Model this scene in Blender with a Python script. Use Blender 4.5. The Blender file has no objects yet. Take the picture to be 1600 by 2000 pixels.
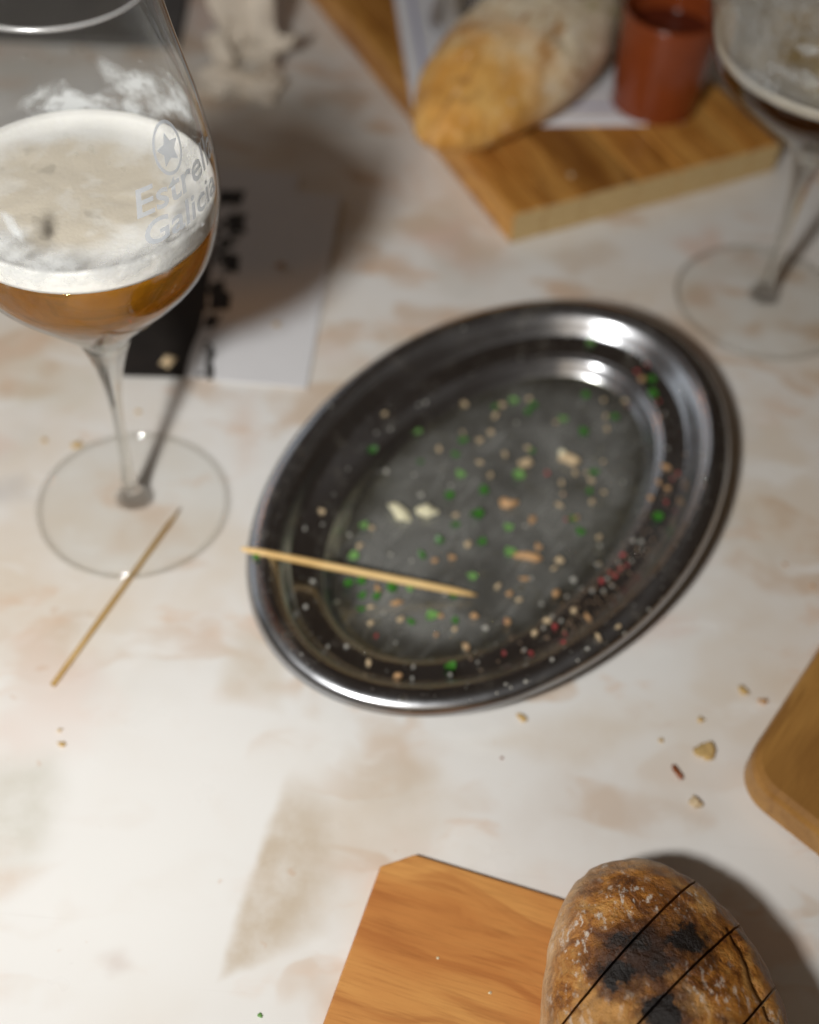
import bpy, bmesh, math, random
from mathutils import Vector, Matrix, noise as mnoise
R = random.Random(7)
scene = bpy.context.scene
COL = scene.collection
PI = math.pi

# ------------------------------------------------------------------ camera
F_PX, CAM_H = 2550.0, 0.40
TH, RO = math.radians(40), math.radians(4.74)
FW = Vector((0, math.sin(TH), -math.cos(TH)))
UP0 = Vector((0, math.cos(TH), math.sin(TH)))
RT0 = Vector((1, 0, 0))
CX = RT0 * math.cos(RO) + UP0 * math.sin(RO)
CY = -RT0 * math.sin(RO) + UP0 * math.cos(RO)
CAM = Vector((0, 0, CAM_H))
cd = bpy.data.cameras.new('camera')
cam = bpy.data.objects.new('camera', cd)
COL.objects.link(cam)
cam.matrix_world = Matrix(((CX.x, CY.x, -FW.x, CAM.x), (CX.y, CY.y, -FW.y, CAM.y), (CX.z, CY.z, -FW.z, CAM.z), (0, 0, 0, 1)))
cd.sensor_fit = 'VERTICAL'
cd.sensor_height = 36
cd.sensor_width = 28.8
cd.lens = F_PX / 2000 * 36
cd.clip_start, cd.clip_end = 0.01, 50
cd.dof.use_dof = True
cd.dof.focus_distance = 0.372
cd.dof.aperture_fstop = 5.3
scene.camera = cam

# ------------------------------------------------------------------ light
world = bpy.data.worlds.new('World')
scene.world = world
world.use_nodes = True
world.node_tree.nodes['Background'].inputs[0].default_value = (0.034, 0.024, 0.017, 1)
world.node_tree.nodes['Background'].inputs[1].default_value = 1.0


def lamp(name, kind, loc, energy, color, target=None, **kw):
    d = bpy.data.lights.new(name, kind)
    d.energy = energy
    d.color = color
    for k, v in kw.items():
        setattr(d, k, v)
    o = bpy.data.objects.new(name, d)
    COL.objects.link(o)
    o.location = loc
    if target is not None:
        o.rotation_euler = (Vector(target) - Vector(loc)).to_track_quat('-Z', 'Y').to_euler()
    return o


# the camera's flash, held to the left, and three small warm lamps across the room
lamp('flash', 'SPOT', (-0.145, -0.05, 0.42), 13.6, (1.0, 0.985, 0.958), (-0.20, 0.88, 0), spot_size=math.radians(152), spot_blend=1.0, shadow_soft_size=0.023)
# added cool lamp far left, laying a grey sheen on steel and glass
lamp('left_sheen_lamp', 'AREA', (-1.75, 1.75, 0.75), 4.6, (0.88, 0.94, 1.0), (0.1, 0.4, 0.1), shape='RECTANGLE', size=2.2, size_y=1.0)
# added warm fill lamp behind the photographer, softening shadows and lighting the steel
lamp('rear_fill', 'AREA', (0.1, -1.5, 1.3), 1.9, (1.0, 0.80, 0.58), (0.05, 0.4, 0), shape='RECTANGLE', size=1.4, size_y=0.8)
for lx, ly, lz in ((0.30, 1.85, 0.70), (0.42, 1.85, 0.74), (0.345, 1.90, 0.62), (0.335, 1.85, 0.86)):
    lamp('room_lamp', 'POINT', (lx, ly, lz), 0.045, (1.0, 0.72, 0.42), shadow_soft_size=0.016)
lamp('room_lamp', 'POINT', (-0.75, 1.1, 0.55), 0.5, (1.0, 0.38, 0.12), shadow_soft_size=0.03)

scene.view_settings.view_transform = 'Standard'
scene.view_settings.look = 'None'
scene.view_settings.exposure = 0
scene.view_settings.gamma = 1
scene.render.engine = 'CYCLES'
scene.cycles.use_denoising = True
scene.cycles.max_bounces = 14
scene.cycles.transparent_max_bounces = 24
scene.cycles.transmission_bounces = 10
scene.cycles.caustics_refractive = False
scene.cycles.caustics_reflective = False
scene.cycles.sample_clamp_indirect = 4
scene.cycles.blur_glossy = 0.3


# ------------------------------------------------------------------ helpers
def ray(px, py):
    return (CX * (px - 800) - CY * (py - 1000) + FW * F_PX).normalized()


def at(px, py, z=0.0):
    d = ray(px, py)
    return CAM + d * ((z - CAM_H) / d.z)


def mesh(name, verts, faces, mats, smooth=True, fmat=None):
    me = bpy.data.meshes.new(name)
    me.from_pydata([tuple(v) for v in verts], [], faces)
    for m in (mats if isinstance(mats, (list, tuple)) else [mats]):
        me.materials.append(m)
    me.polygons.foreach_set('use_smooth', [smooth] * len(me.polygons))
    if fmat:
        me.polygons.foreach_set('material_index', fmat)
    me.update()
    return me


def link(name, me, parent=None, loc=None, rz=None):
    o = bpy.data.objects.new(name, me)
    COL.objects.link(o)
    if parent:
        o.parent = parent
    if loc is not None:
        o.location = loc
    if rz is not None:
        o.rotation_euler[2] = rz
    return o


def tag(o, label, cat, group=None):
    o['label'] = label
    o['category'] = cat
    if group:
        o['group'] = group
    return o


def thing(name, label, cat, loc=(0, 0, 0), rz=0.0, group=None):
    o = link(name, None, None, loc, rz)
    o.empty_display_size = 0.01
    return tag(o, label, cat, group)


def recalc(me):
    bm = bmesh.new()
    bm.from_mesh(me)
    bmesh.ops.recalc_face_normals(bm, faces=bm.faces)
    bm.to_mesh(me)
    bm.free()
    return me


def lathe(prof, n=96, close=False):
    vs, fs, rows = [], [], []
    for r, z in prof:
        if r < 1e-6:
            rows.append([len(vs)])
            vs.append((0, 0, z))
        else:
            rows.append(list(range(len(vs), len(vs) + n)))
            vs += [(r * math.cos(2 * PI * k / n), r * math.sin(2 * PI * k / n), z) for k in range(n)]
    pairs = list(zip(rows, rows[1:]))
    if close:
        pairs.append((rows[-1], rows[0]))
    for a, b in pairs:
        for k in range(n):
            k2 = (k + 1) % n
            if len(a) == 1 and len(b) == 1:
                continue
            if len(a) == 1:
                fs.append((a[0], b[k2], b[k]))
            elif len(b) == 1:
                fs.append((a[k], a[k2], b[0]))
            else:
                fs.append((a[k], a[k2], b[k2], b[k]))
    return vs, fs


def spline(pts, n=8):
    """Catmull-Rom through a list of (r, z)."""
    out = []
    P = [pts[0]] + list(pts) + [pts[-1]]
    for i in range(1, len(P) - 2):
        p0, p1, p2, p3 = P[i - 1], P[i], P[i + 1], P[i + 2]
        for k in range(n):
            t = k / n
            out.append(tuple(0.5 * (2 * b + (c - a) * t + (2 * a - 5 * b + 4 * c - d) * t * t + (3 * b - a - 3 * c + d) * t ** 3)
                             for a, b, c, d in zip(p0, p1, p2, p3)))
    out.append(tuple(pts[-1]))
    return out


def inset(poly, d):
    """offset a convex counter-clockwise polygon inwards by d"""
    n = len(poly)
    out = []
    for i in range(n):
        p0, p1, p2 = Vector(poly[i - 1]), Vector(poly[i]), Vector(poly[(i + 1) % n])
        e0, e1 = (p1 - p0).normalized(), (p2 - p1).normalized()
        n0, n1 = Vector((-e0.y, e0.x)), Vector((-e1.y, e1.x))
        b = n0 + n1
        out.append(p1 + b * (d / max(0.3, b.dot(n0))))
    return out


def prism(poly, z0, z1, bev):
    """convex ccw polygon extruded with softened edges -> verts, faces"""
    rings = []
    for z, d in ((z0, bev * .7), (z0 + bev * .7, 0), (z1 - bev, 0), (z1 - bev * .3, bev * .3), (z1, bev)):
        rings.append([(p[0], p[1], z) for p in inset([Vector(q) for q in poly], d)])
    vs = [v for r in rings for v in r]
    n = len(poly)
    fs = [tuple(reversed(range(n)))]
    for k in range(len(rings) - 1):
        for i in range(n):
            j = (i + 1) % n
            fs.append((k * n + i, k * n + j, (k + 1) * n + j, (k + 1) * n + i))
    fs.append(tuple(range((len(rings) - 1) * n, len(rings) * n)))
    return vs, fs


def arc(c, r, a0, a1, n):
    return [(c[0] + r * math.cos(math.radians(a0 + (a1 - a0) * k / n)), c[1] + r * math.sin(math.radians(a0 + (a1 - a0) * k / n))) for k in range(n + 1)]


def tube(p0, p1, radii, n=10):
    """a straight round stick: radii = [(t, r)]"""
    p0, p1 = Vector(p0), Vector(p1)
    d = (p1 - p0).normalized()
    a = d.orthogonal().normalized()
    b = d.cross(a)
    vs, fs = [], []
    for t, r in radii:
        c = p0.lerp(p1, t)
        vs += [c + (a * math.cos(2 * PI * k / n) + b * math.sin(2 * PI * k / n)) * r for k in range(n)]
    m = len(radii)
    for i in range(m - 1):
        for k in range(n):
            k2 = (k + 1) % n
            fs.append((i * n + k, i * n + k2, (i + 1) * n + k2, (i + 1) * n + k))
    fs.append(tuple(reversed(range(n))))
    fs.append(tuple(range((m - 1) * n, m * n)))
    return vs, fs


# ------------------------------------------------------------------ materials
class NT:
    def __init__(self, name):
        self.mat = bpy.data.materials.new(name)
        self.mat.use_nodes = True
        self.t = self.mat.node_tree
        self.t.nodes.clear()
        self.out = self.t.nodes.new('ShaderNodeOutputMaterial')

    def n(self, typ, ins=None, **kw):
        nd = self.t.nodes.new('ShaderNode' + typ)
        for k, v in kw.items():
            setattr(nd, k, v)
        for k, v in (ins or {}).items():
            s = nd.inputs[k]
            if isinstance(v, bpy.types.NodeSocket):
                self.t.links.new(v, s)
            else:
                s.default_value = v
        return nd

    def math(self, op, a, b=0.0, clamp=False):
        return self.n('Math', {0: a, 1: b}, operation=op, use_clamp=clamp).outputs[0]

    def mix(self, fac, a, b, blend='MIX'):
        nd = self.n('Mix', {0: fac, 6: a, 7: b}, data_type='RGBA', blend_type=blend)
        return nd.outputs[2]

    def ramp(self, fac, stops):
        nd = self.n('ValToRGB', {0: fac})
        el = nd.color_ramp.elements
        while len(el) < len(stops):
            el.new(0.5)
        for e, (p, c) in zip(el, stops):
            e.position = p
            e.color = c if len(c) == 4 else (*c, 1)
        return nd.outputs[0]

    def sstep(self, v, a, b, lo=0.0, hi=1.0):
        nd = self.n('MapRange', {0: v, 1: a, 2: b, 3: lo, 4: hi}, interpolation_type='SMOOTHSTEP')
        return nd.outputs[0]

    def obj(self):
        return self.n('TexCoord').outputs['Object']

    def map(self, vec, scale=(1, 1, 1), rot=(0, 0, 0), loc=(0, 0, 0)):
        return self.n('Mapping', {'Vector': vec, 'Scale': scale, 'Rotation': rot, 'Location': loc}).outputs[0]

    def noise(self, vec, scale, detail=3, rough=0.5, dist=0.0, col=False):
        nd = self.n('TexNoise', {'Vector': vec, 'Scale': scale, 'Detail': detail, 'Roughness': rough, 'Distortion': dist})
        return nd.outputs[1 if col else 0]

    def bump(self, h, strength, dist):
        return self.n('Bump', {'Height': h, 'Strength': strength, 'Distance': dist}).outputs[0]

    def pbr(self, color, rough=0.5, normal=None, **kw):
        ins = {'Base Color': color, 'Roughness': rough}
        if normal is not None:
            ins['Normal'] = normal
        for k, v in kw.items():
            ins[k.replace('_', ' ')] = v
        nd = self.n('BsdfPrincipled', ins)
        return nd.outputs[0]

    def done(self, shader):
        self.t.links.new(shader, self.out.inputs[0])
        return self.mat


def rgb(*c):
    return (*c, 1)


def simple(name, c, rough=0.5, var=0.15, scale=400, bump=0.0, **kw):
    m = NT(name)
    o = m.obj()
    nz = m.noise(o, scale, 3)
    col = m.mix(nz, rgb(*[x * (1 - var) for x in c]), rgb(*[min(1, x * (1 + var)) for x in c]))
    nrm = m.bump(m.noise(o, scale * 2, 4), bump, 0.0004) if bump else None
    return m.done(m.pbr(col, rough, nrm, **kw))


def marble():
    m = NT('marbled laminate')
    o = m.obj()
    dn = m.noise(o, 28, 3, col=True)
    dv = m.n('VectorMath', {0: dn, 1: (.5, .5, .5)}, operation='SUBTRACT').outputs[0]
    dv = m.n('VectorMath', {0: dv, 3: 0.018}, operation='SCALE').outputs[0]
    p = m.n('VectorMath', {0: o, 1: dv}, operation='ADD').outputs[0]
    col = rgb(.80, .785, .755)
    # wide soft clouds
    c1 = m.sstep(m.noise(p, 9, 4, .55), .42, .68)
    col = m.mix(m.math('MULTIPLY', c1, .88), col, rgb(.71, .615, .50))
    # tan dabs, stretched along one direction
    q = m.map(p, (1, 2.1, 1), (0, 0, math.radians(24)), (.37, .21, 0))
    vo = m.n('TexVoronoi', {'Vector': q, 'Scale': 24.0, 'Smoothness': .8}, feature='SMOOTH_F1').outputs
    cell = m.n('SeparateColor', {0: vo[1]}).outputs[0]
    d1 = m.math('MULTIPLY', m.sstep(cell, .50, .66), m.sstep(m.noise(p, 34, 3), .40, .60))
    col = m.mix(m.math('MULTIPLY', d1, .55), col, rgb(.58, .40, .25))
    q2 = m.map(p, (1, 1.7, 1), (0, 0, math.radians(-38)), (.31, .17, 0))
    d2 = m.sstep(m.noise(q2, 20, 4, .6), .56, .68)
    col = m.mix(m.math('MULTIPLY', d2, .48), col, rgb(.68, .47, .32))
    # pink blush and grey shade
    d3 = m.sstep(m.noise(m.map(p, loc=(.9, .2, 0)), 15, 3), .56, .74)
    col = m.mix(m.math('MULTIPLY', d3, .75), col, rgb(.72, .51, .41))
    d4 = m.sstep(m.noise(m.map(p, loc=(.2, .8, 0)), 11, 3), .56, .72)
    col = m.mix(m.math('MULTIPLY', d4, .40), col, rgb(.55, .53, .47))
    # white flow lines
    d5 = m.sstep(m.noise(m.map(p, (1, 2.6, 1), (0, 0, math.radians(30))), 19, 4, .55), .55, .70)
    col = m.mix(m.math('MULTIPLY', d5, .70), col, rgb(.84, .825, .79))
    # single large flakes of the pattern: convex polygons (photo pixels put on the table plane)
    warp = m.noise(o, 90, 2, col=True)
    wv = m.n('VectorMath', {0: m.n('VectorMath', {0: warp, 1: (.5, .5, .5)}, operation='SUBTRACT').outputs[0], 3: 0.0035}, operation='SCALE').outputs[0]
    pw = m.n('VectorMath', {0: o, 1: wv}, operation='ADD').outputs[0]
    inner = m.sstep(m.noise(o, 60, 4, .6), .25, .7, .45, 1.0)
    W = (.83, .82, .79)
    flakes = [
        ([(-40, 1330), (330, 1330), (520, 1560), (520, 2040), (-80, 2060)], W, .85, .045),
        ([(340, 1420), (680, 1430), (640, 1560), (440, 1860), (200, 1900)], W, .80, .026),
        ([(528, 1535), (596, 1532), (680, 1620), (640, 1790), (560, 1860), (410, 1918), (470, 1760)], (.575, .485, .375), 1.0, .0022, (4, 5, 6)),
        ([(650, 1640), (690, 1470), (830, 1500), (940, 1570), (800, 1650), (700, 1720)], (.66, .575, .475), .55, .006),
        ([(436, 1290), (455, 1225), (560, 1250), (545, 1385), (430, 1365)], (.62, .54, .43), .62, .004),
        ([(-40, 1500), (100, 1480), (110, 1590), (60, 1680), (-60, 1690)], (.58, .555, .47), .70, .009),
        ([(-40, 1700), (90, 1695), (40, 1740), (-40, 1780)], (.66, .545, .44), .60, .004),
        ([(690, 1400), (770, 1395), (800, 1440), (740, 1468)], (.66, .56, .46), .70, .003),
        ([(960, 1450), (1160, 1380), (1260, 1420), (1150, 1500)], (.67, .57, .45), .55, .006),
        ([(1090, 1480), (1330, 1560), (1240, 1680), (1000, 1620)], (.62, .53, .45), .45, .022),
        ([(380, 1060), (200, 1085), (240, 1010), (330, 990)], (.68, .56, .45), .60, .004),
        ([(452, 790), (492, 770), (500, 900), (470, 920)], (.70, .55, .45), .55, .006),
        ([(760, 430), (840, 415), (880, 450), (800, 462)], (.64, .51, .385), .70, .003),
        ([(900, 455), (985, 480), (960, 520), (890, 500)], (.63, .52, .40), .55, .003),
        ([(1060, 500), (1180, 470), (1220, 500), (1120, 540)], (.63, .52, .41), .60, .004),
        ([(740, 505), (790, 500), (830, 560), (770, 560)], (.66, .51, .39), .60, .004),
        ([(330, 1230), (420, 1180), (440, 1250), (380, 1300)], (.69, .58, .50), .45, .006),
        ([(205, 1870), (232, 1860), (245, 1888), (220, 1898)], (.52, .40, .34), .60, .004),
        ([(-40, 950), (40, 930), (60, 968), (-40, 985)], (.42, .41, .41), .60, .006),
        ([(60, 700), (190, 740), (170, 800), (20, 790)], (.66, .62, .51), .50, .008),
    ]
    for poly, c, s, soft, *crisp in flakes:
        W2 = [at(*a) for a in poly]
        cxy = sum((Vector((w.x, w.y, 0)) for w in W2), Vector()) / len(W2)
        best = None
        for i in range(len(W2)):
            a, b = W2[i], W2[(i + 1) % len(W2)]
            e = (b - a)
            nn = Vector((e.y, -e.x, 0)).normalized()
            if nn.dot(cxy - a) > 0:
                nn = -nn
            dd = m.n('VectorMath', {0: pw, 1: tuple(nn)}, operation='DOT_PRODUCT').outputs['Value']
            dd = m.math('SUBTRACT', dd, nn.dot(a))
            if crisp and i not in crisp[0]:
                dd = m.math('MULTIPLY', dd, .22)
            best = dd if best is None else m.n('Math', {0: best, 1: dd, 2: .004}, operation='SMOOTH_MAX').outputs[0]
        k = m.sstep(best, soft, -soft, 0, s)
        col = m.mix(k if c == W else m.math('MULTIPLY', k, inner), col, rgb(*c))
    # small rusty freckles
    fr = m.sstep(m.noise(m.map(o, loc=(3, 1, 0)), 130, 2), .72, .78)
    col = m.mix(m.math('MULTIPLY', fr, .35), col, rgb(.58, .38, .24))
    # hair scratches and faint greasy wipes
    for rz_, w_ in ((.4, .5), (1.7, .4)):
        sc_l = m.noise(m.map(o, (1, 60, 1), (0, 0, rz_)), 9, 2, .6)
        col = m.mix(m.math('MULTIPLY', m.sstep(sc_l, .70, .76), .16 * w_), col, rgb(.42, .37, .31))
    rough = m.sstep(m.noise(o, 40, 4), .2, .8, .24, .50)
    return m.done(m.pbr(col, rough, m.bump(m.noise(o, 300, 2), .03, .0003), Specular_IOR_Level=.35))


def thin_glass(name, tint=(.97, .975, .97), edge=.50, r=.02, base=.03, p=4.5, d0=.66, haze=0.0):
    m = NT(name)
    fa = m.n('LayerWeight', {0: .5}).outputs[1]
    sch = m.math('ADD', m.math('MULTIPLY', m.math('POWER', fa, p), .80), base, True)
    dark = m.sstep(fa, d0, .99)
    tc = m.mix(dark, rgb(*tint), rgb(*[edge * x for x in tint]))
    tr = m.n('BsdfTransparent', {0: tc}).outputs[0]
    gl = m.n('BsdfGlossy', {0: rgb(1, 1, 1), 'Roughness': r}).outputs[0]
    return m.done(m.n('MixShader', {0: sch, 1: tr, 2: gl}).outputs[0])


def lip_mat():  # white mixed into clear glass paints the bright glint along the lip
    m = NT('lip with painted glint')
    t = m.n('BsdfTransparent', {0: rgb(.95, .95, .95)}).outputs[0]
    g = m.n('BsdfGlossy', {0: rgb(1, 1, 1), 'Roughness': .25}).outputs[0]
    d = m.n('BsdfTranslucent', {0: rgb(.8, .8, .8)}).outputs[0]
    d2 = m.n('BsdfDiffuse', {0: rgb(.8, .8, .8)}).outputs[0]
    k = m.n('MixShader', {0: .5, 1: d, 2: d2}).outputs[0]
    k = m.n('MixShader', {0: .35, 1: k, 2: g}).outputs[0]
    return m.done(m.n('MixShader', {0: .42, 1: t, 2: k}).outputs[0])


def solid_glass():
    m = NT('solid glass')
    g = m.n('BsdfGlass', {0: rgb(.98, .985, .98), 'Roughness': 0.0, 'IOR': 1.5}).outputs[0]
    t = m.n('BsdfTransparent', {0: rgb(.96, .96, .94)}).outputs[0]
    return m.done(m.n('MixShader', {0: .32, 1: g, 2: t}).outputs[0])


def beer_mat(name, c, glow):
    m = NT(name)
    g = m.n('BsdfGlass', {0: rgb(*c), 'Roughness': 0.02, 'IOR': 1.33}).outputs[0]
    t = m.n('BsdfTransparent', {0: rgb(*[x * .9 for x in c])}).outputs[0]
    s = m.n('BsdfTranslucent', {0: rgb(*glow)}).outputs[0]
    d = m.n('BsdfDiffuse', {0: rgb(*glow)}).outputs[0]
    sd = m.n('MixShader', {0: .5, 1: s, 2: d}).outputs[0]
    gt = m.n('MixShader', {0: .50, 1: g, 2: t}).outputs[0]
    nz = m.sstep(m.noise(m.obj(), 60, 2), .3, .7, .07, .22)
    return m.done(m.n('MixShader', {0: nz, 1: gt, 2: sd}).outputs[0])


def foam_mat(name, white, beige, s=1.0):
    m = NT(name)
    o = m.obj()
    sx = m.n('SeparateXYZ', {0: o}).outputs
    rad = m.n('VectorMath', {0: m.map(o, (1, 1, 0))}, operation='LENGTH').outputs['Value']
    nz = m.noise(o, 36, 4, .55, .6)
    hole = m.math('ADD', m.math('MULTIPLY', rad, 1 / s), m.math('MULTIPLY', m.math('SUBTRACT', nz, .5), .034))
    k = m.sstep(hole, .022, .034)
    blot = m.sstep(m.noise(m.map(o, loc=(.4, .1, 0)), 85, 3, .55), .50, .66)
    c = m.mix(m.math('MULTIPLY', blot, .75), rgb(*beige), rgb(*[(a + b) / 2 for a, b in zip(white, beige)]))
    dk = m.sstep(m.noise(m.map(o, loc=(.15, .7, 0)), 95, 2), .60, .68)
    c = m.mix(m.math('MULTIPLY', dk, .55), c, rgb(*[x * .62 for x in beige]))
    c = m.mix(k, c, rgb(*white))
    fine = m.noise(o, 900, 2)
    c = m.mix(m.math('MULTIPLY', fine, .18), c, rgb(.55, .5, .42))
    return m.done(m.pbr(c, .5, m.bump(m.noise(o, 700, 3), .22, .0005), Subsurface_Weight=.15, Subsurface_Radius=(.002, .002, .0015)))


def residue_mat():
    m = NT('dried foam')
    den = m.n('Attribute', attribute_name='residue_amount').outputs['Fac']
    o = m.obj()
    a = m.math('MULTIPLY', m.math('MULTIPLY', den, 1.3), m.sstep(m.noise(o, 260, 4, .6), .3, .62, .5, 1.0), True)
    d = m.n('BsdfDiffuse', {0: rgb(.80, .82, .83)}).outputs[0]
    s = m.n('BsdfTranslucent', {0: rgb(.80, .82, .83)}).outputs[0]
    ds = m.n('MixShader', {0: .35, 1: d, 2: s}).outputs[0]
    t = m.n('BsdfTransparent').outputs[0]
    return m.done(m.n('MixShader', {0: a, 1: t, 2: ds}).outputs[0])


def print_mat():
    m = NT('white glass print')
    d = m.n('BsdfDiffuse', {0: rgb(.74, .80, .88)}).outputs[0]
    t = m.n('BsdfTransparent').outputs[0]
    d3 = m.n('BsdfTranslucent', {0: rgb(.74, .80, .88)}).outputs[0]
    d = m.n('MixShader', {0: .5, 1: d, 2: d3}).outputs[0]
    return m.done(m.n('MixShader', {0: .74, 1: t, 2: d}).outputs[0])


AROT = 0.0


def steel(name, base=(.48, .49, .51), r0=.12, r1=.24, smear=True):
    m = NT(name)
    o = m.obj()
    k = m.noise(o, 60, 4, .6)
    fine = m.noise(m.map(o, (1, 14, 1), (0, 0, .5)), 240, 3)
    rough = m.math('ADD', m.sstep(k, .3, .7, r0, r1), m.math('MULTIPLY', fine, .05))
    c = m.mix(m.noise(o, 35, 3), rgb(*[x * .82 for x in base]), rgb(*base))
    tg = m.n('Tangent', direction_type='RADIAL', axis='Z').outputs[0]
    sh = m.pbr(c, rough, m.bump(fine, .04, .0002), Metallic=1.0, Anisotropic=.55, Anisotropic_Rotation=AROT, Tangent=tg)
    if smear:   # dried grease and fine scratches widen the glints
        wide = m.pbr(c, .38, None, Metallic=1.0, Anisotropic=.65, Anisotropic_Rotation=AROT, Tangent=tg)
        sh = m.n('MixShader', {0: .20, 1: sh, 2: wide}).outputs[0]
        g = m.sstep(m.noise(o, 85, 5, .65), .52, .72, 0, .10)
        d = m.n('BsdfDiffuse', {0: rgb(.40, .37, .31)}).outputs[0]
        sh = m.n('MixShader', {0: g, 1: sh, 2: d}).outputs[0]
    return m.done(sh)


def oil_mat():
    m = NT('cloudy oil')
    o = m.obj()
    fa = m.n('LayerWeight', {0: .5}).outputs[1]
    sch = m.math('ADD', m.math('MULTIPLY', m.math('POWER', fa, 5), .9), .03, True)
    nrm = m.bump(m.noise(o, 70, 3), .25, .001)
    gl = m.n('BsdfGlossy', {0: rgb(1, 1, 1), 'Roughness': .07, 'Normal': nrm}).outputs[0]
    tr = m.n('BsdfTransparent', {0: rgb(.86, .845, .68)}).outputs[0]
    cl = m.sstep(m.noise(o, 38, 5, .62, .6), .30, .74, .17, .50)
    ln = m.n('VectorMath', {0: m.map(o, (1 / (SA - .0325), 1 / (SB - .0325), 0))}, operation='LENGTH').outputs['Value']
    ln = m.math('ADD', ln, m.math('MULTIPLY', m.math('SUBTRACT', m.noise(o, 45, 3), .5), .25))
    pool = m.sstep(ln, .80, 1.0, 1.0, .22)      # clear deeper oil against the wall
    cl = m.math('MULTIPLY', cl, pool)
    sheen_streaks = m.sstep(m.noise(m.map(o, (1, 7, 1), (0, 0, .9)), 60, 3), .50, .70, 0, .13)  # pale streaks of diffuse colour, a sheen painted into the oil
    df = m.n('BsdfDiffuse', {0: rgb(.37, .375, .355)}).outputs[0]
    a = m.n('MixShader', {0: m.math('ADD', cl, sheen_streaks), 1: tr, 2: df}).outputs[0]
    return m.done(m.n('MixShader', {0: sch, 1: a, 2: gl}).outputs[0])


def wood(name, light, mid, dark, stretch=14.0, scale=70.0, rough=.42, fine=.35, bands=.6):
    """grain runs along the object's local X"""
    m = NT(name)
    o = m.obj()
    rnd = m.n('ObjectInfo').outputs['Random']
    off = m.n('CombineXYZ', {0: m.math('MULTIPLY', rnd, 3.1), 1: m.math('MULTIPLY', rnd, 7.7), 2: 0.0}).outputs[0]
    p = m.n('VectorMath', {0: o, 1: off}, operation='ADD').outputs[0]
    w = m.noise(m.map(p, (1, 2, 2)), 9, 2, col=True)
    wv = m.n('VectorMath', {0: w, 3: .05}, operation='SCALE').outputs[0]
    p2 = m.n('VectorMath', {0: p, 1: wv}, operation='ADD').outputs[0]
    big = m.noise(m.map(p2, (1, stretch * .55, stretch * .55)), scale * .10, 4, .55)
    c = m.ramp(big, [(.28, dark), (.45, mid), (.62, light), (.75, mid)])
    rings = m.noise(m.map(p2, (1, stretch, 1)), scale * .22, 5, .6, .4)
    c = m.mix(m.math('MULTIPLY', m.sstep(rings, .50, .66), bands), c, rgb(*dark))
    fib = m.noise(m.map(p, (1, 26, 10)), scale * .9, 3, .7)
    c = m.mix(m.math('MULTIPLY', m.sstep(fib, .45, .75), fine), c, rgb(*[x * .6 for x in dark]))
    cut = m.noise(m.map(p, (1.0, 38, 1), (0, 0, 1.1)), 14, 2, .6)
    c = m.mix(m.math('MULTIPLY', m.sstep(cut, .69, .74), .35), c, rgb(*[x * .75 for x in dark]))
    tint = m.sstep(rnd, 0, 1, .78, 1.22)
    c = m.mix(1.0, c, m.n('CombineColor', {0: tint, 1: tint, 2: tint}).outputs[0], 'MULTIPLY')
    return m.done(m.pbr(c, rough, m.bump(fib, .12, .0003), Specular_IOR_Level=.4))


def end_grain():
    m = NT('pale end grain')
    o = m.obj()
    nz = m.noise(m.map(o, (1, 3, 9)), 90, 5, .65)
    c = m.ramp(nz, [(.25, (.36, .23, .09)), (.5, (.52, .37, .17)), (.75, (.62, .47, .25))])
    return m.done(m.pbr(c, .6, m.bump(nz, .3, .0004)))


def crust_golden():
    m = NT('golden bread crust')
    o = m.obj()
    s = m.n('SeparateXYZ', {0: o}).outputs
    nz = m.noise(o, 45, 5, .6)
    nf = m.noise(o, 220, 4, .65)
    along = m.math('ADD', s[0], m.math('MULTIPLY', m.math('SUBTRACT', nz, .5), .06))
    k = m.sstep(along, -.060, .000)
    gold = m.mix(m.sstep(nz, .30, .70), rgb(.64, .30, .055), rgb(.76, .46, .14))
    pale = m.mix(m.sstep(nf, .35, .65), rgb(.74, .63, .43), rgb(.88, .81, .66))
    c = m.mix(m.math('MULTIPLY', k, .92), gold, pale)
    st = m.noise(m.map(o, (1, 3.4, 1), (0, 0, -.5)), 34, 4, .6)
    c = m.mix(m.math('MULTIPLY', m.sstep(st, .53, .64), .85), c, rgb(.46, .22, .055))
    gr = m.math('MULTIPLY', m.sstep(m.noise(m.map(o, loc=(1.3, 0, 0)), 60, 3), .56, .68), m.sstep(along, -.03, .02))
    c = m.mix(m.math('MULTIPLY', gr, .55), c, rgb(.47, .41, .15))
    fl = m.sstep(m.noise(m.map(o, (1, 2.5, 1), (0, 0, .3)), 120, 4, .7), .58, .70)
    c = m.mix(m.math('MULTIPLY', fl, .55), c, rgb(.80, .76, .68))
    return m.done(m.pbr(c, .62, m.bump(nf, .15, .0010)))


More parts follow.
